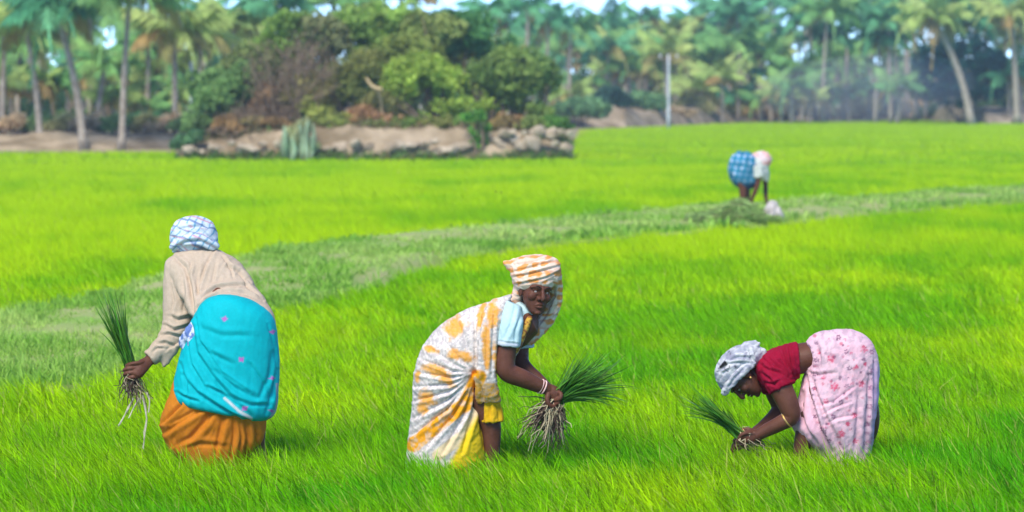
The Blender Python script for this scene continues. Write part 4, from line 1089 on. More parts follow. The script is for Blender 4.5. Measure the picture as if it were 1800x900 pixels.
def scatter(y0, y1, dens, marg=1.22):
    A = (y0 + y1) * (900 / F_PX) * marg * (y1 - y0)
    n = int(A * dens)
    Yv = np.sqrt(rng.uniform(y0 * y0, y1 * y1, n))
    X = rng.uniform(-1, 1, n) * Yv * 900 / F_PX * marg
    return X, Yv

def rice_band(y0, y1, dens, hh, ww, segs):
    X, Yv = scatter(y0, y1, dens, 1.17 if y0 < 32 else 1.38)
    px, py = pix(np.stack([X, Yv, np.full(len(X), .2)], 1))
    keep = ~in_bund(px, py + (fbm(X * 1.5, Yv * 1.1, 171, 3) - .5) * 700 / Yv)
    keep &= py > np.interp(px, EDGE_X, EDGE_Y) - 0.5
    edge = np.abs(py - np.interp(px, BN_X, BN_Y))
    for c, rx, ry in FOOT:
        keep &= ((X - c[0]) / rx) ** 2 + ((Yv - c[1]) / ry) ** 2 > 1
    X, Yv, px, py = X[keep], Yv[keep], px[keep], py[keep]
    n = len(X)
    clump = fbm(X * 1.6, Yv * .9, 111, 3); gust = fbm(X * .35, Yv * .18, 113, 2)
    # uneven rows: some hollows and ridges as in a broadcast nursery
    tuft = fbm(X * 5.5, Yv * 3.2, 117, 2)
    am = np.interp(Yv, [20, 50], [1, .35])
    h = hh * (1.0 + am * (.62 * (clump - .5) + .5 * (tuft - .5))) * rng.uniform(.68, 1.2, n)
    lx = -.34 - .5 * (gust - .3) + rng.normal(0, .32, n); ly = rng.normal(-.05, .28, n)
    near_side = py > np.interp(px, BN_X, BN_Y)
    col = rice_colour(X, Yv, n)
    w = ww * rng.uniform(.6, 1.25, n)
    out = []
    for m in (near_side, ~near_side):
        if m.sum() == 0: out.append(None); continue
        out.append(blades(X[m], Yv[m], h[m], w[m], (lx[m], ly[m]), col[m], 0.0, segs))
    return out

def join(parts):
    Vs, Q, T, C = [], [], [], []; n = 0
    for p in parts:
        if p is None: continue
        V, F, c = p
        for f in F: (Q if f.shape[1] == 4 else T).append(f + n)
        Vs.append(V); C.append(c); n += len(V)
    fs = ([np.concatenate(Q)] if Q else []) + ([np.concatenate(T)] if T else [])
    return np.concatenate(Vs), fs, np.concatenate(C)

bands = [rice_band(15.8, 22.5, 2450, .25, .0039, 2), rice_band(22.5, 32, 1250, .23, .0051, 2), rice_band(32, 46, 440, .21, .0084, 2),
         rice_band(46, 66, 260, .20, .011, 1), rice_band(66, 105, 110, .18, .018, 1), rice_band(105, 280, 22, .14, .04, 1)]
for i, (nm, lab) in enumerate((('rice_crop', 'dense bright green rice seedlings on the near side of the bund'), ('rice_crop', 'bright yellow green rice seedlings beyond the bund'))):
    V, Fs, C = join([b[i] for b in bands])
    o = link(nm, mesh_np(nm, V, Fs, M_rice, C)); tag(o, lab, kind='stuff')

# grass on the bund: shorter, greyer
def bund_grass():
    parts = []
    for y0, y1, d, hh, ww in ((21, 34, 1150, .13, .0066), (34, 50, 520, .13, .012), (50, 90, 170, .14, .022)):
        X, Yv = scatter(y0, y1, d)
        px, py = pix(np.stack([X, Yv, np.full(len(X), .17)], 1))
        nn = (fbm(X * 1.1, Yv * 1.1, 133) - .5) * 26 * 24 / Yv
        k = in_bund(px, py + nn) | in_bund(px, py)
        bare = np.zeros(len(X))
        for s_ in SOILS:
            s2 = np.array(s_); c = s2.mean(0)
            line = [tuple(s2[np.argmin(s2[:, 0])]), tuple(c), tuple(s2[np.argmax(s2[:, 0])])]
            d_, _, _ = seg_dist(px, py * 1.0, line)
            wmax = (s2[:, 1].max() - s2[:, 1].min()) * .36
            bare = np.maximum(bare, sstep(wmax, wmax * .5, d_))
        k &= rng.uniform(size=len(X)) > bare * .97
        k &= fbm(X * .7, Yv * .5, 141, 3) + rng.uniform(-.15, .15, len(X)) > .16
        X, Yv = X[k], Yv[k]; n = len(X)
        cl = fbm(X * 1.3, Yv * .8, 121, 3)
        h = hh * (.35 + 1.5 * cl ** 1.5) * rng.uniform(.6, 1.3, n)
        col = mixc((.22, .45, .05), (.45, .62, .15), np.clip(.5 + (fbm(X * .8, Yv * .5, 125) - .5) * 2.6 + rng.normal(0, .15, n), 0, 1)) * rng.uniform(.7, 1.25, (n, 1))
        parts.append(blades(X, Yv, h, ww * rng.uniform(.6, 1.2, n), (rng.normal(-.15, .5, n), rng.normal(0, .5, n)), col, .10, 2))
    V, Fs, C = join(parts)
    o = link('bund_grass', mesh_np('bund_grass', V, Fs, M_rice, C)); tag(o, 'short grey green grass covering the bund', kind='stuff')
bund_grass()

# ================================================================== TREES
def tube_mesh(paths, mat, name, sides=7):
    """paths: list of (n,4) arrays x,y,z,r"""
    S_ = Shape(); 
    for P in paths:
        P = np.asarray(P, float); pos = P[:, :3]
        T = np.gradient(pos, axis=0); T /= np.linalg.norm(T, axis=1)[:, None] + 1e-9
        R = []
        th = np.linspace(0, 2 * np.pi, sides, endpoint=False)
        for c, t, r in zip(pos, T, P[:, 3]):
            a = np.cross(t, [.13, .97, .2]); a /= np.linalg.norm(a) + 1e-9; b = np.cross(t, a)
            R.append(c + r * (np.outer(np.cos(th), a) + np.outer(np.sin(th), b)))
        S_.rings(R)
    me = bpy.data.meshes.new(name); me.from_pydata(np.vstack(S_.v).tolist(), [], S_.f); me.materials.append(mat)
    me.polygons.foreach_set('use_smooth', np.ones(len(me.polygons), dtype=bool)); me.update()
    return me

def frond_mesh(seed, L=2.7, droop=1.0):
    r = np.random.default_rng(seed)
    k = 12; t = np.linspace(0, 1, k)
    x = L * (t - .16 * droop * t ** 2.2); z = L * (.42 * t - .62 * droop * t ** 2.1); y = L * .05 * np.sin(t * 2 + seed)
    rach = np.stack([x, y, z], 1)
    V, Fq, Ft = [], [], []
    for i in range(k):
        w = .035 * (1 - t[i]) + .006
        V += [rach[i] + [0, -w, 0], rach[i] + [0, w, 0]]
    Fq = [(2 * i, 2 * i + 1, 2 * i + 3, 2 * i + 2) for i in range(k - 1)]
    n = 30
    for s in (-1, 1):
        for j in range(n):
            u = .10 + .9 * (j + r.uniform(-.3, .3)) / n; u = min(max(u, .05), .995)
            b = np.array([np.interp(u, t, rach[:, m]) for m in range(3)])
            ln = L * .26 * (math.sin(min(1, u * 1.15 + .18) * math.pi) ** .6 * .9 + .12) * r.uniform(.8, 1.15)
            tang = np.array([np.interp(min(1, u + .04), t, rach[:, m]) - np.interp(u - .04, t, rach[:, m]) for m in range(3)]); tang /= np.linalg.norm(tang) + 1e-9
            d = tang * .55 + np.array([0, s * .8, 0]) + np.array([0, 0, -.25 - .5 * r.uniform()])
            d /= np.linalg.norm(d)
            mid = b + d * ln * .5; tip = b + d * ln + np.array([0, 0, -ln * .35])
            wv = tang * .058 * L / 2.7
            a = len(V); V += [b - wv * .6, b + wv * .6, mid + wv, mid - wv, tip]
            Fq.append((a, a + 1, a + 2, a + 3)); Ft.append((a + 3, a + 2, a + 4))
    return mesh_np('frond', np.array(V), [np.array(Fq), np.array(Ft)], M_frond)
FRONDS = [frond_mesh(k, 2.7, dr) for k, dr in enumerate((.55, .75, .95, 1.15, 1.4, 1.75))]

AUTO = []
def palm(px_base, py_base, px_top, py_top, Y, label, size=1.0, nf=15, hue=0, group=None, lean_y=0.0, trunk_r=.125, dead=1):
    b = at(px_base, py_base, Y); b[2] = 0.05
    tp = at(px_top, py_top, Y + lean_y)
    e = empty('coconut_palm', tuple(b)); tag(e, label, 'palm tree', group)
    if label[0] == '@': AUTO.append((e, label[1:], px_top, py_top, hue))
    rel = tp - b
    k = 12; t = np.linspace(0, 1, k)
    bow = np.array([rel[0] * -.25, 0, 0])
    P = rel * t[:, None] + bow * (np.sin(t * np.pi))[:, None] * .6
    rr = trunk_r * (1.15 - .45 * t) * (1 + .05 * np.where(np.arange(k) % 2, 1, -1)); rr[0] *= 1.5
    link('trunk', tube_mesh([np.hstack([P, rr[:, None]])], M_bark, 'trunk', 8), e)
    r = random.Random(int(px_top * 7 + py_top * 13 + Y))
    greens = [((.14, .36, .11), (.28, .50, .14)), ((.32, .47, .12), (.46, .56, .17)), ((.07, .30, .14), (.16, .44, .20))][hue]
    for i in range(nf):
        el = 1 - (i + .5) / nf           # upper fronds first
        me_ = FRONDS[min(5, int((1 - el) * 6 * r.uniform(.75, 1.15)))]
        o = link('frond', me_, e, rel)
        tilt = math.radians(38 * (el - .35) + r.uniform(-10, 10))
        o.rotation_euler = (r.uniform(-.15, .15), -tilt, i * 2.39996 + r.uniform(-.3, .3))
        s = size * r.uniform(.8, 1.15); o.scale = (s, s, s)
        q = r.random()
        c = [greens[0][m] * (1 - q) + greens[1][m] * q for m in range(3)]
        if i >= nf - dead - (1 if hue == 1 else 0): c = [.40, .28, .10] if r.random() < .4 else [.34, .32, .10]
        o.color = (*c, 1)
    # coconut cluster
    import bmesh
    bm = bmesh.new()
    for j in range(6):
        a = j * 1.05
        bmesh.ops.create_icosphere(bm, subdivisions=1, radius=.11 * size, matrix=__import__('mathutils').Matrix.Translation((math.cos(a) * .2 * size, math.sin(a) * .2 * size, -.18 - .07 * (j % 2))))
    nm = bpy.data.meshes.new('coconuts'); bm.to_mesh(nm); bm.free(); nm.materials.append(M_leaf)
    o = link('coconuts', nm, e, rel); o.color = (.20, .17, .04, 1)
    return e

R_ = random.Random(5)
# --- prominent palms of the left grove
palm(148, 236, 97, 12, 134, 'leaning coconut palm with dark fronds, leftmost tall one against the sky', 1.25, 17, 2, trunk_r=.15)
palm(72, 236, 44, 40, 136, 'pale leaning coconut palm near the left edge of the photo', 1.1, 15, 1)
palm(214, 236, 228, -12, 133, 'straight grey coconut palm trunk standing left of the yellowing palms', 1.25, 17, 0, trunk_r=.12)
palm(308, 236, 306, 52, 140, 'coconut palm with yellow orange drooping fronds just left of the mound', 1.15, 16, 1, dead=4)
palm(352, 240, 352, 60, 150, 'yellowing coconut palm rising behind the left end of the mound', 1.0, 15, 1, dead=3)
palm(168, 236, 186, 108, 142, 'short pale coconut palm between the leaning palm and the straight trunk', .9, 13, 0)
palm(30, 236, 36, 78, 146, 'coconut palm with thin grey trunk at the left edge', .95, 14, 0)
palm(4, 236, 8, 30, 139, 'yellow green coconut palm cut by the left edge of the photo', 1.1, 15, 1)
palm(258, 236, 262, 70, 158, 'slim coconut palm behind the straight grey trunk', 1.0, 14, 0)
palm(410, 240, 412, 40, 160, 'coconut palm above the bare thicket of the mound', 1.1, 15, 1)
# --- prominent palms of the right grove
palm(1172, 224, 1168, 92, 238, 'coconut palm with arching fronds right behind the utility pole', 1.25, 13, 1, dead=2)
palm(1708, 192, 1640, 30, 236, 'coconut palm with bare trunk leaning left in front of the dark tree', 1.5, 17, 1, trunk_r=.24)
palm(1788, 192, 1776, 20, 240, 'coconut palm with straight grey trunk at the right edge', 1.5, 16, 1, trunk_r=.22)
palm(1060, 222, 1062, 38, 262, 'dark round headed coconut palm rising into the sky left of the pole', 1.35, 16, 2)
palm(1128, 222, 1128, 26, 282, 'narrow dark coconut palm against the sky directly left of the pole', 1.1, 14, 2)
palm(1212, 216, 1214, 30, 290, 'small coconut palm head against the sky right of the pole', 1.2, 14, 2)
palm(925, 240, 928, 8, 205, 'tall dark coconut palm behind the right shoulder of the mound', 1.0, 12, 2)
palm(960, 235, 964, 34, 232, 'coconut palm in the sky gap right of the mound', 1.2, 15, 2)
palm(1000, 230, 1004, 48, 246, 'coconut palm head at the right side of the sky gap', 1.2, 15, 0)
palm(892, 238, 896, 40, 226, 'coconut palm behind the dark tree of the mound', 1.1, 15, 2)
palm(856, 240, 858, 14, 190, 'coconut palm head peeping over the dark bush of the mound', .9, 12, 2)
palm(705, 240, 704, -14, 170, 'coconut palm above the centre of the mound', 1.1, 14, 2)
palm(590, 240, 588, -4, 165, 'coconut palm above the left half of the mound', 1.1, 14, 0)
palm(480, 240, 478, 10, 160, 'bluish coconut palm between the bare thicket and the sky', 1.1, 14, 2)
# --- the massed grove
for k in range(24):
    x = -70 + k * 21 + R_.uniform(-14, 14)
    palm(x, 236, x + R_.uniform(-16, 16), R_.uniform(10, 130), R_.uniform(160, 205), '@{col} palm, {hgt} crown, back of left grove, {zone}', R_.uniform(.9, 1.15), 15, R_.choice([0, 0, 1, 2]), 'palms at the back of the left grove')
for k in range(24):
    x = 905 + k * 15 + R_.uniform(-7, 7)
    palm(x, 222, x + R_.uniform(-8, 8), R_.uniform(48, 85), R_.uniform(285, 325), '@{col} palm, {hgt} crown, far skyline row, {zone}', R_.uniform(1.3, 1.6), 14, R_.choice([0, 2, 0, 2, 1]), 'palms of the far skyline row')
for k in range(26):
    x = 975 + k * 13 + R_.uniform(-8, 8)
    palm(x, 222, x + R_.uniform(-10, 10), R_.uniform(62, 125), R_.uniform(250, 300), '@{col} palm, {hgt} crown, behind far bank, {zone}', R_.uniform(1.1, 1.4), 11, R_.choice([0, 0, 2, 1]), 'palms behind the bank around the pole')
for k in range(60):
    x = 1268 + k * 10.3 + R_.uniform(-9, 9)
    palm(x, 214, x + R_.uniform(-14, 14), R_.uniform(-15, 125) if not 1590 < x < 1770 else R_.uniform(-25, 40), R_.uniform(248, 320), '@{col} palm, {hgt} crown, massed right grove, {zone}', R_.uniform(1.2, 1.6), 15, R_.choice([0, 2, 2, 0, 1]), 'palms massed in the right grove')

for k in range(15):
    x = -60 + k * 30 + R_.uniform(-10, 10)
    palm(x, 238, x + R_.uniform(-6, 6), R_.uniform(120, 185), R_.uniform(143, 160), '@young low {col} palm {zone}', R_.uniform(.6, .85), 11, R_.choice([0, 1, 1, 0]), 'young palms between the left trunks', dead=2)
for k in range(34):
    x = 985 + k * 24.5 + R_.uniform(-10, 10)
    if 1590 < x < 1770: continue
    palm(x, 216, x + R_.uniform(-6, 6), R_.uniform(115, 175), R_.uniform(243, 262), '@young low {col} palm fronting far grove, {zone}', R_.uniform(.9, 1.25), 10, R_.choice([0, 1, 0, 1, 2]), 'young palms along the front of the far grove', dead=2)

# --- shrubs and broadleaf trees
def leaf_cloud(lobes, n, size, seed, hole=.25):
    """Leaf clumps spread through a crown made of uneven lobes (x, y, z, rx, ry, rz)."""
    r = np.random.default_rng(seed)
    lobes = np.array(lobes, float)
    wts = lobes[:, 3] * lobes[:, 5]; wts /= wts.sum()
    # secondary lobes make the outline uneven
    sub = []
    for i in range(max(14, len(lobes) * 7)):
        L = lobes[r.choice(len(lobes), p=wts)]
        d = r.normal(size=3); d /= np.linalg.norm(d); d[2] = abs(d[2]) * .9 - .15
        s = r.uniform(.22, .48)
        sub.append(np.concatenate([L[:3] + d * L[3:6] * r.uniform(.55, 1.0), L[3:6] * s]))
    al = np.vstack([lobes * np.array([1, 1, 1, .85, .85, .85]), sub])
    wts = (al[:, 3] * al[:, 5]) ** .9; wts /= wts.sum()
    idx = r.choice(len(al), size=n, p=wts)
    d = r.normal(size=(n, 3)); d /= np.linalg.norm(d, axis=1)[:, None]
    rad = r.uniform(.35, 1.0, n) ** .45 * r.uniform(.85, 1.12, n)
    P = al[idx, :3] + d * al[idx, 3:6] * rad[:, None]
    nz = fbm(P[:, 0] * 1.7 + P[:, 1], P[:, 2] * 1.7 + seed, seed, 3)
    P = P[nz > hole + .12]
    n = len(P)
    a = r.normal(size=(n, 3)); a /= np.linalg.norm(a, axis=1)[:, None]
    b = np.cross(a, r.normal(size=(n, 3))); b /= np.linalg.norm(b, axis=1)[:, None]
    s = size * r.uniform(.5, 1.3, n)[:, None]
    V = np.stack([P - a * s, P + b * s * .45, P + a * s, P - b * s * .45], 1).reshape(-1, 3)
    i = np.arange(n) * 4
    return V, np.stack([i, i + 1, i + 2, i + 3], 1)

def shrub(name, cat, label, lobes_px, Y, color, n=2600, size=.11, seed=1, foot_px=None, twigs=10, hole=.25, group=None, bark=None, base_z=0.0):
    """lobes_px: (x, y, rx, ry) in photo pixels at distance Y"""
    k = Y / F_PX
    if 105 < Y < 130: color = (color[0] * 1.35 + .012, color[1] * 1.2, color[2])
    fx = foot_px if foot_px is not None else np.mean([l[0] for l in lobes_px])
    b = at(fx, 230, Y); b[2] = base_z
    e = empty(name, tuple(b)); tag(e, label, cat, group)
    if label[0] == '@': AUTO.append((e, label[1:], fx, 100, 0))
    lobes = []
    for (x, y, rx, ry) in lobes_px:
        c = at(x, y, Y) - b
        lobes.append((c[0], c[1] + random.uniform(-.3, .3), c[2], rx * k, max(rx, ry) * k * .8, ry * k))
    V, Fq = leaf_cloud(lobes, n, size, seed, hole)
    me_ = mesh_np('crown', V, Fq, M_leaf)
    o = link('crown', me_, e); o.color = (*[q * 2.1 for q in color], 1); tag(o, kind='stuff')
    paths = []
    r = np.random.default_rng(seed + 5)
    for j in range(twigs):
        L = lobes[r.integers(len(lobes))]
        end = np.array(L[:3]) + r.normal(0, .5, 3) * np.array(L[3:6])
        st = np.array([r.normal(0, .12), r.normal(0, .12), 0])
        m = st * .5 + end * .5 + r.normal(0, .18, 3) * np.linalg.norm(end) * .5
        q = catmull([st, m, end], 4)
        paths.append(np.hstack([q, np.linspace(.06 if j else .10, .012, len(q))[:, None] * (1 + k * 3)]))
    link('trunk', tube_mesh(paths, bark or M_twig, 'trunk', 5), e)
    return e

YI = YM + 2.2
shrub('shrub', 'shrub', 'round green bush at the left end of the mound', [(385, 170, 60, 55), (355, 205, 38, 40), (430, 140, 45, 40), (345, 225, 22, 25)], YI, (.065, .14, .05), 7500, .11, 1, 385, base_z=.8, hole=.16)
shrub('shrub', 'shrub', 'low dark green bush at the left foot of the mound', [(322, 252, 20, 18), (345, 240, 20, 16)], YM - .6, (.035, .10, .05), 1100, .09, 2, 325)
shrub('tree', 'tree', 'broad leafy tree over the bare thicket, left centre of the mound', [(520, 60, 60, 50), (470, 95, 40, 40), (560, 100, 45, 45), (600, 50, 50, 45), (640, 85, 45, 50)], YI + 2, (.075, .15, .035), 8500, .11, 3, 560, base_z=1)
shrub('tree', 'tree', 'light green tree rising above the centre of the mound', [(665, 45, 50, 45), (715, 40, 45, 40), (620, 30, 40, 30), (690, 90, 50, 40)], YI + 3, (.11, .20, .05), 7500, .11, 4, 680, base_z=1)
shrub('tree', 'tree', 'dark blue green tree crowning the right half of the mound', [(830, 60, 60, 40), (800, 40, 40, 28), (870, 90, 45, 40), (775, 80, 40, 40)], YI + 2.5, (.030, .115, .042), 8500, .11, 5, 820, base_z=1)
shrub('shrub', 'shrub', 'bright olive bush bulging from the middle right of the mound', [(740, 130, 65, 45), (790, 165, 50, 45), (710, 150, 45, 45), (830, 185, 40, 35), (770, 200, 50, 25)], YI - .6, (.12, .20, .035), 9000, .11, 6, 760, base_z=.9)
shrub('shrub', 'shrub', 'mid green bush at the right end of the mound', [(900, 140, 50, 50), (930, 175, 42, 45), (880, 180, 40, 40), (950, 200, 30, 22), (890, 110, 40, 40)], YI + .4, (.08, .145, .04), 8000, .11, 7, 905, base_z=.9)
shrub('shrub', 'shrub', 'dense green creeper bush hanging over the rocks right of centre', [(843, 228, 20, 24), (842, 252, 17, 22), (838, 205, 22, 15)], YM - .75, (.045, .155, .025), 1900, .09, 8, 843)
shrub('shrub', 'shrub', 'shaded green bush filling the centre of the mound', [(610, 140, 50, 45), (650, 170, 45, 40), (580, 170, 35, 35), (660, 130, 40, 40)], YI + .6, (.09, .13, .04), 6500, .11, 9, 620, base_z=.9)
shrub('shrub', 'shrub', 'olive weedy bush in the middle of the mound foot', [(560, 205, 30, 28), (600, 215, 30, 20), (540, 190, 25, 25)], YI - 1.1, (.13, .17, .045), 2200, .09, 10, 565, base_z=.8)
shrub('shrub', 'shrub', 'brownish dry bush below the dead branch', [(640, 205, 45, 24), (690, 215, 35, 18), (605, 225, 30, 15)], YI - .9, (.17, .12, .07), 2200, .09, 11, 650, base_z=.8, hole=.33, twigs=26)
shrub('shrub', 'shrub', 'dark undergrowth in the shade left of the mound centre', [(450, 205, 70, 35), (500, 190, 50, 45), (410, 220, 45, 25)], YI + 1.2, (.09, .10, .05), 3600, .10, 12, 460, base_z=.8, hole=.3, twigs=20)
shrub('shrub', 'shrub', 'reddish dry scrub above the rocks at the right of the mound', [(905, 215, 40, 14), (950, 222, 35, 10), (880, 208, 20, 14)], YI - .9, (.16, .12, .06), 1500, .08, 13, 915, base_z=.8, hole=.33, twigs=18)

FILL = [(430, 120, 50, 45, 'leafy bush above the left bush of the mound', (.07, .11, .04), 1.0), (540, 160, 45, 40, 'olive bush in front of the bare thicket', (.11, .12, .045), -.4), (480, 175, 40, 35, 'brown leaved bush left of the mound centre', (.14, .10, .055), -.2),
        (720, 90, 60, 45, 'olive green bush in the upper middle of the mound', (.10, .15, .04), 1.2), (765, 55, 50, 40, 'pale green bush under the sky at the top of the mound', (.10, .15, .05), 2.2), (860, 135, 50, 45, 'green bush below the dark tree', (.06, .12, .035), .2), (940, 130, 40, 45, 'green bush on the right shoulder of the mound', (.06, .125, .04), 1.0),
        (570, 60, 45, 40, 'greyish green bush at the top left of the mound', (.09, .12, .06), 1.6), (680, 185, 40, 30, 'dull green bush below the dead branch', (.09, .11, .045), -.3), (640, 120, 40, 40, 'olive bush beside the dead branch', (.10, .13, .04), .3)]
for i, (x, y, rx, ry, lab, col_, dY) in enumerate(FILL):
    shrub('shrub', 'shrub', lab, [(x, y, rx, ry), (x + rx * .6, y + ry * .3, rx * .7, ry * .7), (x - rx * .6, y + ry * .35, rx * .65, ry * .65)], YI + dY, col_, 3800, .11, 200 + i, x, base_z=.9, hole=.16)
shrub('tree', 'tree', 'broad olive tree mass closing the back of the mound', [(470, 110, 60, 50), (540, 75, 65, 60), (640, 65, 70, 60), (740, 75, 70, 55), (830, 90, 60, 50), (890, 130, 50, 55), (690, 150, 80, 50), (560, 150, 80, 50)], YI + 5, (.10, .145, .05), 11000, .15, 299, 660, base_z=.5, hole=.1)
LOW = [(350, .05, .11, .04), (395, .13, .10, .05), (440, .11, .11, .05), (485, .14, .11, .06), (590, .10, .14, .04), (635, .15, .11, .06), (680, .09, .13, .04), (725, .08, .14, .035), (770, .10, .13, .04), (815, .06, .13, .03), (890, .12, .11, .05), (935, .08, .13, .04), (972, .05, .14, .03)]
for i, (x, r0, g0, b0) in enumerate(LOW):
    shrub('shrub', 'shrub', ordinal(i) + ' low bush from the left along the top edge of the mound bank', [(x, 218, 28, 17), (x + 18, 225, 18, 11), (x - 16, 224, 18, 11)], YI - 1.7, (r0, g0, b0), 1500, .08, 230 + i, x, base_z=.75, hole=.2, twigs=8)

# bare thicket of brown twigs
def thicket(label, cx, cy, rx, ry, Y, n, seed, foot_y=235, mat=None, name='bare_thicket'):
    r = np.random.default_rng(seed); k = Y / F_PX
    b = at(cx, foot_y, Y)
    e = empty(name, tuple(b)); tag(e, label, 'thicket')
    paths, thin = [], []
    for j in range(n):
        a = r.uniform(0, 2 * np.pi); q = math.sqrt(r.uniform())
        end = at(cx + rx * q * math.cos(a), cy + ry * q * math.sin(a), Y + r.normal(0, .8)) - b
        st = np.array([r.normal(0, rx * k * .35), r.normal(0, .4), 0])
        mid = st * .45 + end * .55 + r.normal(0, .22, 3)
        P = catmull([st, mid, end], 4)
        paths.append(np.hstack([P, np.linspace(.028, .009, len(P))[:, None]]))
        for t in range(6):
            s0 = P[r.integers(2, len(P))]; d = r.normal(0, .32, 3); d[2] = abs(d[2]) * .8
            PP = np.array([s0, s0 + d * .5 + r.normal(0, .05, 3), s0 + d])
            thin.append(np.hstack([PP, np.array([[.014], [.011], [.006]])]))
    link('stems', tube_mesh(paths, M_twig, 'stems', 4), e)['kind'] = 'stuff'
    link('twigs', tube_mesh(thin, M_twig, 'twigs', 3), e)['kind'] = 'stuff'
thicket('brown leafless thicket on the left half of the mound', 510, 130, 85, 72, YI - .3, 190, 31)
thicket('low brown brambles along the left foot of the mound', 430, 215, 75, 26, YI - 1.0, 110, 32, 248)
# dead branch
db = tube_mesh([np.hstack([catmull([at(644, 138, YI - 1.5), at(655, 152, YI - 1.6), at(672, 158, YI - 1.6)], 5), np.linspace(.045, .075, 11)[:, None]]),
                np.hstack([catmull([at(655, 152, YI - 1.6), at(668, 170, YI - 1.2), at(676, 235, YI - .8)], 5), np.linspace(.06, .05, 11)[:, None]])], M_deadwood, 'dead_branch', 6)
tag(link('dead_branch', db), 'pale dead branch sticking out of the bushes at the centre of the mound', 'branch')

# pale prickly plant (upright pads and blades) in front of the mound
def pale_plant():
    Y = YM - 1.3; b = at(518, 277, Y); b[2] = 0
    e = empty('cactus', tuple(b)); tag(e, 'pale blue green upright cactus clump in front of the mound', 'cactus')
    r = np.random.default_rng(3)
    for j in range(15):
        x = 495 + r.uniform(0, 60); top = r.uniform(208, 258); 
        st = at(min(max(x + r.uniform(-8, 8), 500), 545), 276, Y + r.uniform(-.3, .3)) - b; st[2] = 0
        en = at(x, top, Y + r.uniform(-.3, .3)) - b
        P = catmull([st, (st + en) / 2 + r.normal(0, .06, 3), en], 4)
        rr = np.array([.05, .07, .085, .09, .09, .085, .08, .06, .02])
        o = link('stem', tube_mesh([np.hstack([P, rr[:len(P), None]])], M_leaf, 'stem', 7), e); o.color = (.36, .48, .30, 1)
pale_plant()
shrub('shrub', 'shrub', 'fuzzy pale grey green bush around the cactus clump', [(515, 245, 22, 28), (535, 225, 18, 22), (500, 262, 20, 14), (545, 258, 18, 14)], YM - 1.2, (.15, .19, .11), 1500, .10, 301, 518, hole=.2)

# big dark tree at the right, undergrowth at the far edge
shrub('tree', 'tree', 'large dark blue green tree behind the leaning palm trunk at the right', [(1690, 110, 70, 55), (1640, 130, 45, 50), (1740, 130, 45, 50), (1690, 160, 70, 35), (1650, 90, 40, 35)], 244, (.006, .045, .036), 7500, .24, 41, 1690, hole=.2)
US = [(25, 215, 40, 16, 0), (250, 212, 40, 20, 0), (120, 205, 30, 20, 2), (330, 215, 22, 20, 0)]
for i, (x, y, rx, ry, h) in enumerate(US):
    shrub('shrub', 'shrub', ('low shrub at the foot of the left edge palms', 'low dark shrub right of the straight grey palm trunk', 'low shrub behind the tall leaning palm', 'low shrub left of the mound behind the bank')[i], [(x, y, rx, ry), (x + rx * .6, y + 4, rx * .6, ry * .7)], 150, [(.05, .13, .05), (.2, .2, .08), (.09, .15, .04)][h], 1100, .15, 50 + i, x)
UR = [(1020, 190, 45, 22, 0, 'green scrub on the bank left of the dark gap'), (1075, 172, 28, 20, 2, 'dark shrub between the mound and the pole'), (1130, 178, 38, 20, 0, 'green scrub just left of the utility pole'), (1215, 186, 34, 18, 1, 'dry scrub right of the utility pole'),
      (1280, 192, 38, 20, 1, 'yellowish scrub at the near end of the hazy grove'), (1335, 194, 34, 16, 3, 'tan scrub in front of the hazy grove'), (1390, 192, 36, 18, 1, 'straw coloured scrub under the hazy palms'), (1445, 190, 36, 18, 4, 'greyish scrub in the middle of the hazy grove'), (1500, 186, 40, 22, 1, 'pale scrub left of the dark tree'), (1555, 186, 40, 22, 4, 'pale grey green scrub beside the dark tree'), (1605, 190, 30, 18, 3, 'dry scrub at the left foot of the dark tree'), (1650, 194, 34, 15, 0, 'green scrub at the foot of the dark tree'), (1760, 184, 38, 16, 0, 'green scrub on the pale bank at the right edge'), (1170, 196, 40, 14, 3, 'brown scrub around the foot of the utility pole')]
for i, (x, y, rx, ry, h, lab) in enumerate(UR):
    shrub('shrub', 'shrub', lab, [(x, y, rx, ry), (x + rx * .7, y + 3, rx * .6, ry * .8), (x - rx * .7, y + 4, rx * .5, ry * .8)], depth_of(np.interp(x, EDGE_X, EDGE_Y), .1) + 3.0, [(.09, .17, .07), (.27, .25, .10), (.03, .075, .05), (.28, .22, .13), (.24, .25, .19)][h], 2600, .19, 60 + i, x, hole=.15)
LR = [(-40, 1), (15, 3), (60, 0), (105, 1), (150, 3), (195, 0), (240, 1), (285, 3), (325, 0)]
for i, (x, h) in enumerate(LR):
    shrub('shrub', 'shrub', ordinal(i) + ' low scrub clump from the left along the top of the left bank', [(x, 218, 28, 15), (x + 18, 212, 20, 16), (x - 18, 222, 20, 10)], 138.5, [(.14, .21, .07), (.32, .29, .12), (0, 0, 0), (.36, .28, .17)][h], 1500, .12, 260 + i, x, hole=.17)

MS = [(0, 170, 45, 45, 1), (75, 185, 35, 35, 0), (110, 150, 35, 40, 2), (180, 175, 38, 40, 1), (255, 165, 42, 45, 0), (285, 195, 35, 28, 1), (335, 165, 40, 45, 2), (400, 150, 45, 50, 1), (-70, 170, 50, 45, 0), (200, 130, 35, 35, 2), (40, 140, 30, 35, 0)]
for i, (x, y, rx, ry, h) in enumerate(sorted(MS)):
    shrub('shrub', 'shrub', ordinal(i) + ' bushy thicket from the left among the left grove trunks', [(x, y, rx, ry), (x + rx * .6, y + 12, rx * .7, ry * .7), (x - rx * .5, y + 16, rx * .6, ry * .6)], 163 + (i % 3) * 4, [(.07, .15, .06), (.16, .19, .06), (.06, .14, .08)][h], 1700, .17, 150 + i, x, group='thickets among the left trunks')

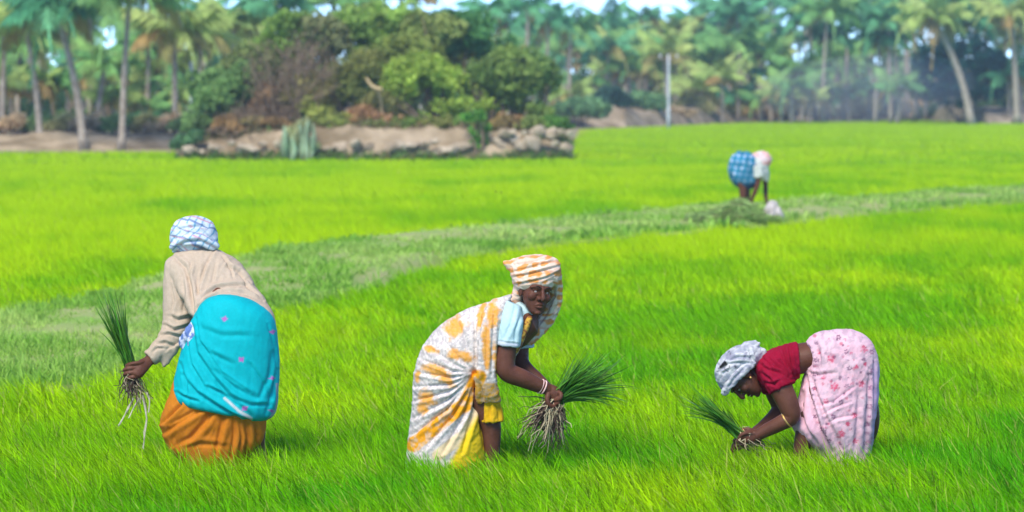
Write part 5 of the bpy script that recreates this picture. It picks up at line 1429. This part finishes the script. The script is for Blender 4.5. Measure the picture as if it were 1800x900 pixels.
# weeds on the mound
def mound_weeds():
    r = np.random.default_rng(77); P, Wd, C = [], [], []
    ny, nx, _ = MOUND.shape
    for i in range(11000):
        foot = i % 4 == 0
        j = r.integers(0, 3) if foot else r.integers(5, 20)
        base = MOUND[j, r.integers(2, nx - 2)] + np.array([r.normal(0, .05), r.normal(0, .15) - (.35 if foot else 0), -.03 if not foot else 0])
        if foot: base[2] = 0
        if fbm(np.array(base[0] * .8), np.array(base[1] * .8 + j), 55) < .33: continue
        ln = r.uniform(.2, .55) if foot else r.uniform(.12, .4); d = r.normal(0, .6, 3); d[2] = 1; d /= np.linalg.norm(d)
        t = np.linspace(0, 1, 4)[:, None]
        P.append(base + d * ln * t + np.array([d[0], d[1], -.3]) * ln * .4 * t ** 2); Wd.append(np.array([1, 1, .7, .1]) * r.uniform(.012, .03))
        C.append((np.array([.14, .28, .05]) if r.uniform() < (.8 if foot else .35) else np.array([.30, .22, .11])) * r.uniform(.5, 1.4))
    V, Fq, cc = strands(np.array(P), np.array(Wd), np.array(C))
    o = link('mound_weeds', mesh_np('mound_weeds', V, Fq, M_leafp, cc)); tag(o, 'dry and green weeds growing over the earth mound', kind='stuff')
mound_weeds()

# far screen of mixed trees closing the grove behind the palms
for i in range(26):
    x = -250 + i * 92 + R_.uniform(-20, 20)
    Yb = 235 if x < 940 else 330
    top = R_.uniform(70, 125) if not 940 < x < 1250 else R_.uniform(100, 135)
    shrub('tree', 'tree', '@hazy background tree far behind the palms {zone}', [(x, (top + 190) / 2, R_.uniform(55, 75), (190 - top) / 2), (x + R_.uniform(-40, 40), 175, 60, 30)], Yb, R_.choice([(.09, .17, .08), (.11, .19, .07), (.18, .22, .10)]), 1800, .5, 90 + i, x, twigs=3, group='background row of trees', hole=.18)

# ------------------------------------------------------------------ utility pole and white posts
def pole(px, py0, py1, Y, r, label, name='utility_pole', arm=True):
    b = at(px, py0, Y); b[2] = 0; t = at(px, py1, Y)
    e = empty(name, tuple(b)); tag(e, label, 'pole' if arm else 'post')
    h = t[2]
    z = np.linspace(0, h, 8)
    link('shaft', tube_mesh([np.stack([0 * z, 0 * z, z, np.linspace(r, r * .7, 8)], 1)], M_white, 'shaft', 8), e)
    if arm:
        link('crossarm', tube_mesh([np.array([[-.55, 0, h - .25, .05], [0, 0, h - .25, .055], [.55, 0, h - .25, .05]])], M_twig, 'crossarm', 6), e)
        for q in (-.5, 0, .5):
            link('insulator', tube_mesh([np.array([[q, 0, h - .2, .05], [q, 0, h - .1, .07], [q, 0, h + .02, .03]])], M_white, 'insulator', 6), e)
    else:
        link('cap', tube_mesh([np.array([[0, 0, h, r * .8], [0, 0, h + .06, r * .9], [0, 0, h + .1, r * .3]])], M_white, 'cap', 8), e)
pole(1175, 226, 96, depth_of(227, 0), .10, 'pale concrete utility pole standing at the far edge of the field')
pole(337, 225, 112, 140, .11, 'white post behind the left end of the mound', 'white_post', False)

# ------------------------------------------------------------------ labels of the massed palms and trees, by look and by what they stand over
ZONES = [(40, 'at the left edge'), (110, 'beside the tall leaning palm'), (180, "right of tall leaning palm"), (250, 'behind the straight grey trunk'), (330, 'around the yellowing palm'), (420, "over left end of mound"), (510, 'over the bare thicket'), (620, "behind left half of mound"), (740, 'behind the mound centre'), (880, "behind mound's dark tree"), (985, "behind right end of mound"), (1050, 'just right of the mound'), (1115, 'left of the pole'), (1168, "touching left of pole"), (1225, 'just right of the pole'), (1290, 'left of the far worker'), (1350, 'straight above the far worker'), (1420, 'above the red blouse'), (1490, "above left of pink skirt"), (1560, "above right of pink skirt"), (1620, 'left of the dark tree'), (1690, "over left of dark tree"), (1765, "over right of dark tree"), (9999, 'at the right edge')]
def auto_labels():
    by = {}
    for e, t, x, y, h in AUTO:
        s = t.format(col=('green', 'yellowish', 'dark')[h], hgt='high' if y < 35 else 'middling' if y < 80 else 'low', zone=next(z for q, z in ZONES if x < q))
        by.setdefault(s, []).append((x, e))
    for s, v in by.items():
        v.sort(key=lambda q: q[0])
        for k, (x, e) in enumerate(v):
            e['label'] = s if len(v) == 1 else ('left one: ' if k == 0 else 'right one: ' if k == len(v) - 1 else ordinal(k) + ' from left: ') + s
auto_labels()

# ------------------------------------------------------------------ haze
def haze():
    x, y0, y1, z0, z1 = 420, -12, 520, -1.0, 16.0
    V = [(-x, y0, z0), (x, y0, z0), (x, y1, z0), (-x, y1, z0), (-x, y0, z1), (x, y0, z1), (x, y1, z1), (-x, y1, z1)]
    f = np.array([(3, 2, 1, 0), (4, 5, 6, 7), (0, 1, 5, 4), (1, 2, 6, 5), (2, 3, 7, 6), (3, 0, 4, 7)])
    m = bpy.data.materials.new('pale_haze'); m.use_nodes = True
    nt = m.node_tree; nt.nodes.clear()
    out = nt.nodes.new('ShaderNodeOutputMaterial'); v = nt.nodes.new('ShaderNodeVolumePrincipled')
    v.inputs['Color'].default_value = (.72, .90, 1.0, 1); v.inputs['Density'].default_value = HAZE
    v.inputs['Anisotropy'].default_value = 0.2
    nt.links.new(v.outputs[0], out.inputs['Volume'])
    o = link('haze', mesh_np('haze', V, f, m)); tag(o, 'thin blue haze hanging over the whole field', kind='stuff')
def smoke():
    S_ = Shape(); r0 = at(1520, 160, 237)
    g = Figure(237); g.blob(S_, r0 + np.array([0, 0, .2]), [np.array([7.5, 0, 0]), np.array([0, 4.0, 0]), np.array([1.2, 0, 2.4])])
    me_ = bpy.data.meshes.new('smoke'); me_.from_pydata(np.vstack(S_.v).tolist(), [], S_.f)
    m = bpy.data.materials.new('thin_smoke'); m.use_nodes = True; nt = m.node_tree; nt.nodes.clear()
    out = nt.nodes.new('ShaderNodeOutputMaterial'); v = nt.nodes.new('ShaderNodeVolumePrincipled')
    v.inputs['Color'].default_value = (.82, .90, 1.0, 1); v.inputs['Density'].default_value = .035
    nt.links.new(v.outputs[0], out.inputs['Volume']); me_.materials.append(m); me_.update()
    tag(link('smoke', me_), 'thin bluish smoke drifting in front of the right palm grove', kind='stuff')
smoke()
HAZE = 0.0006
haze()
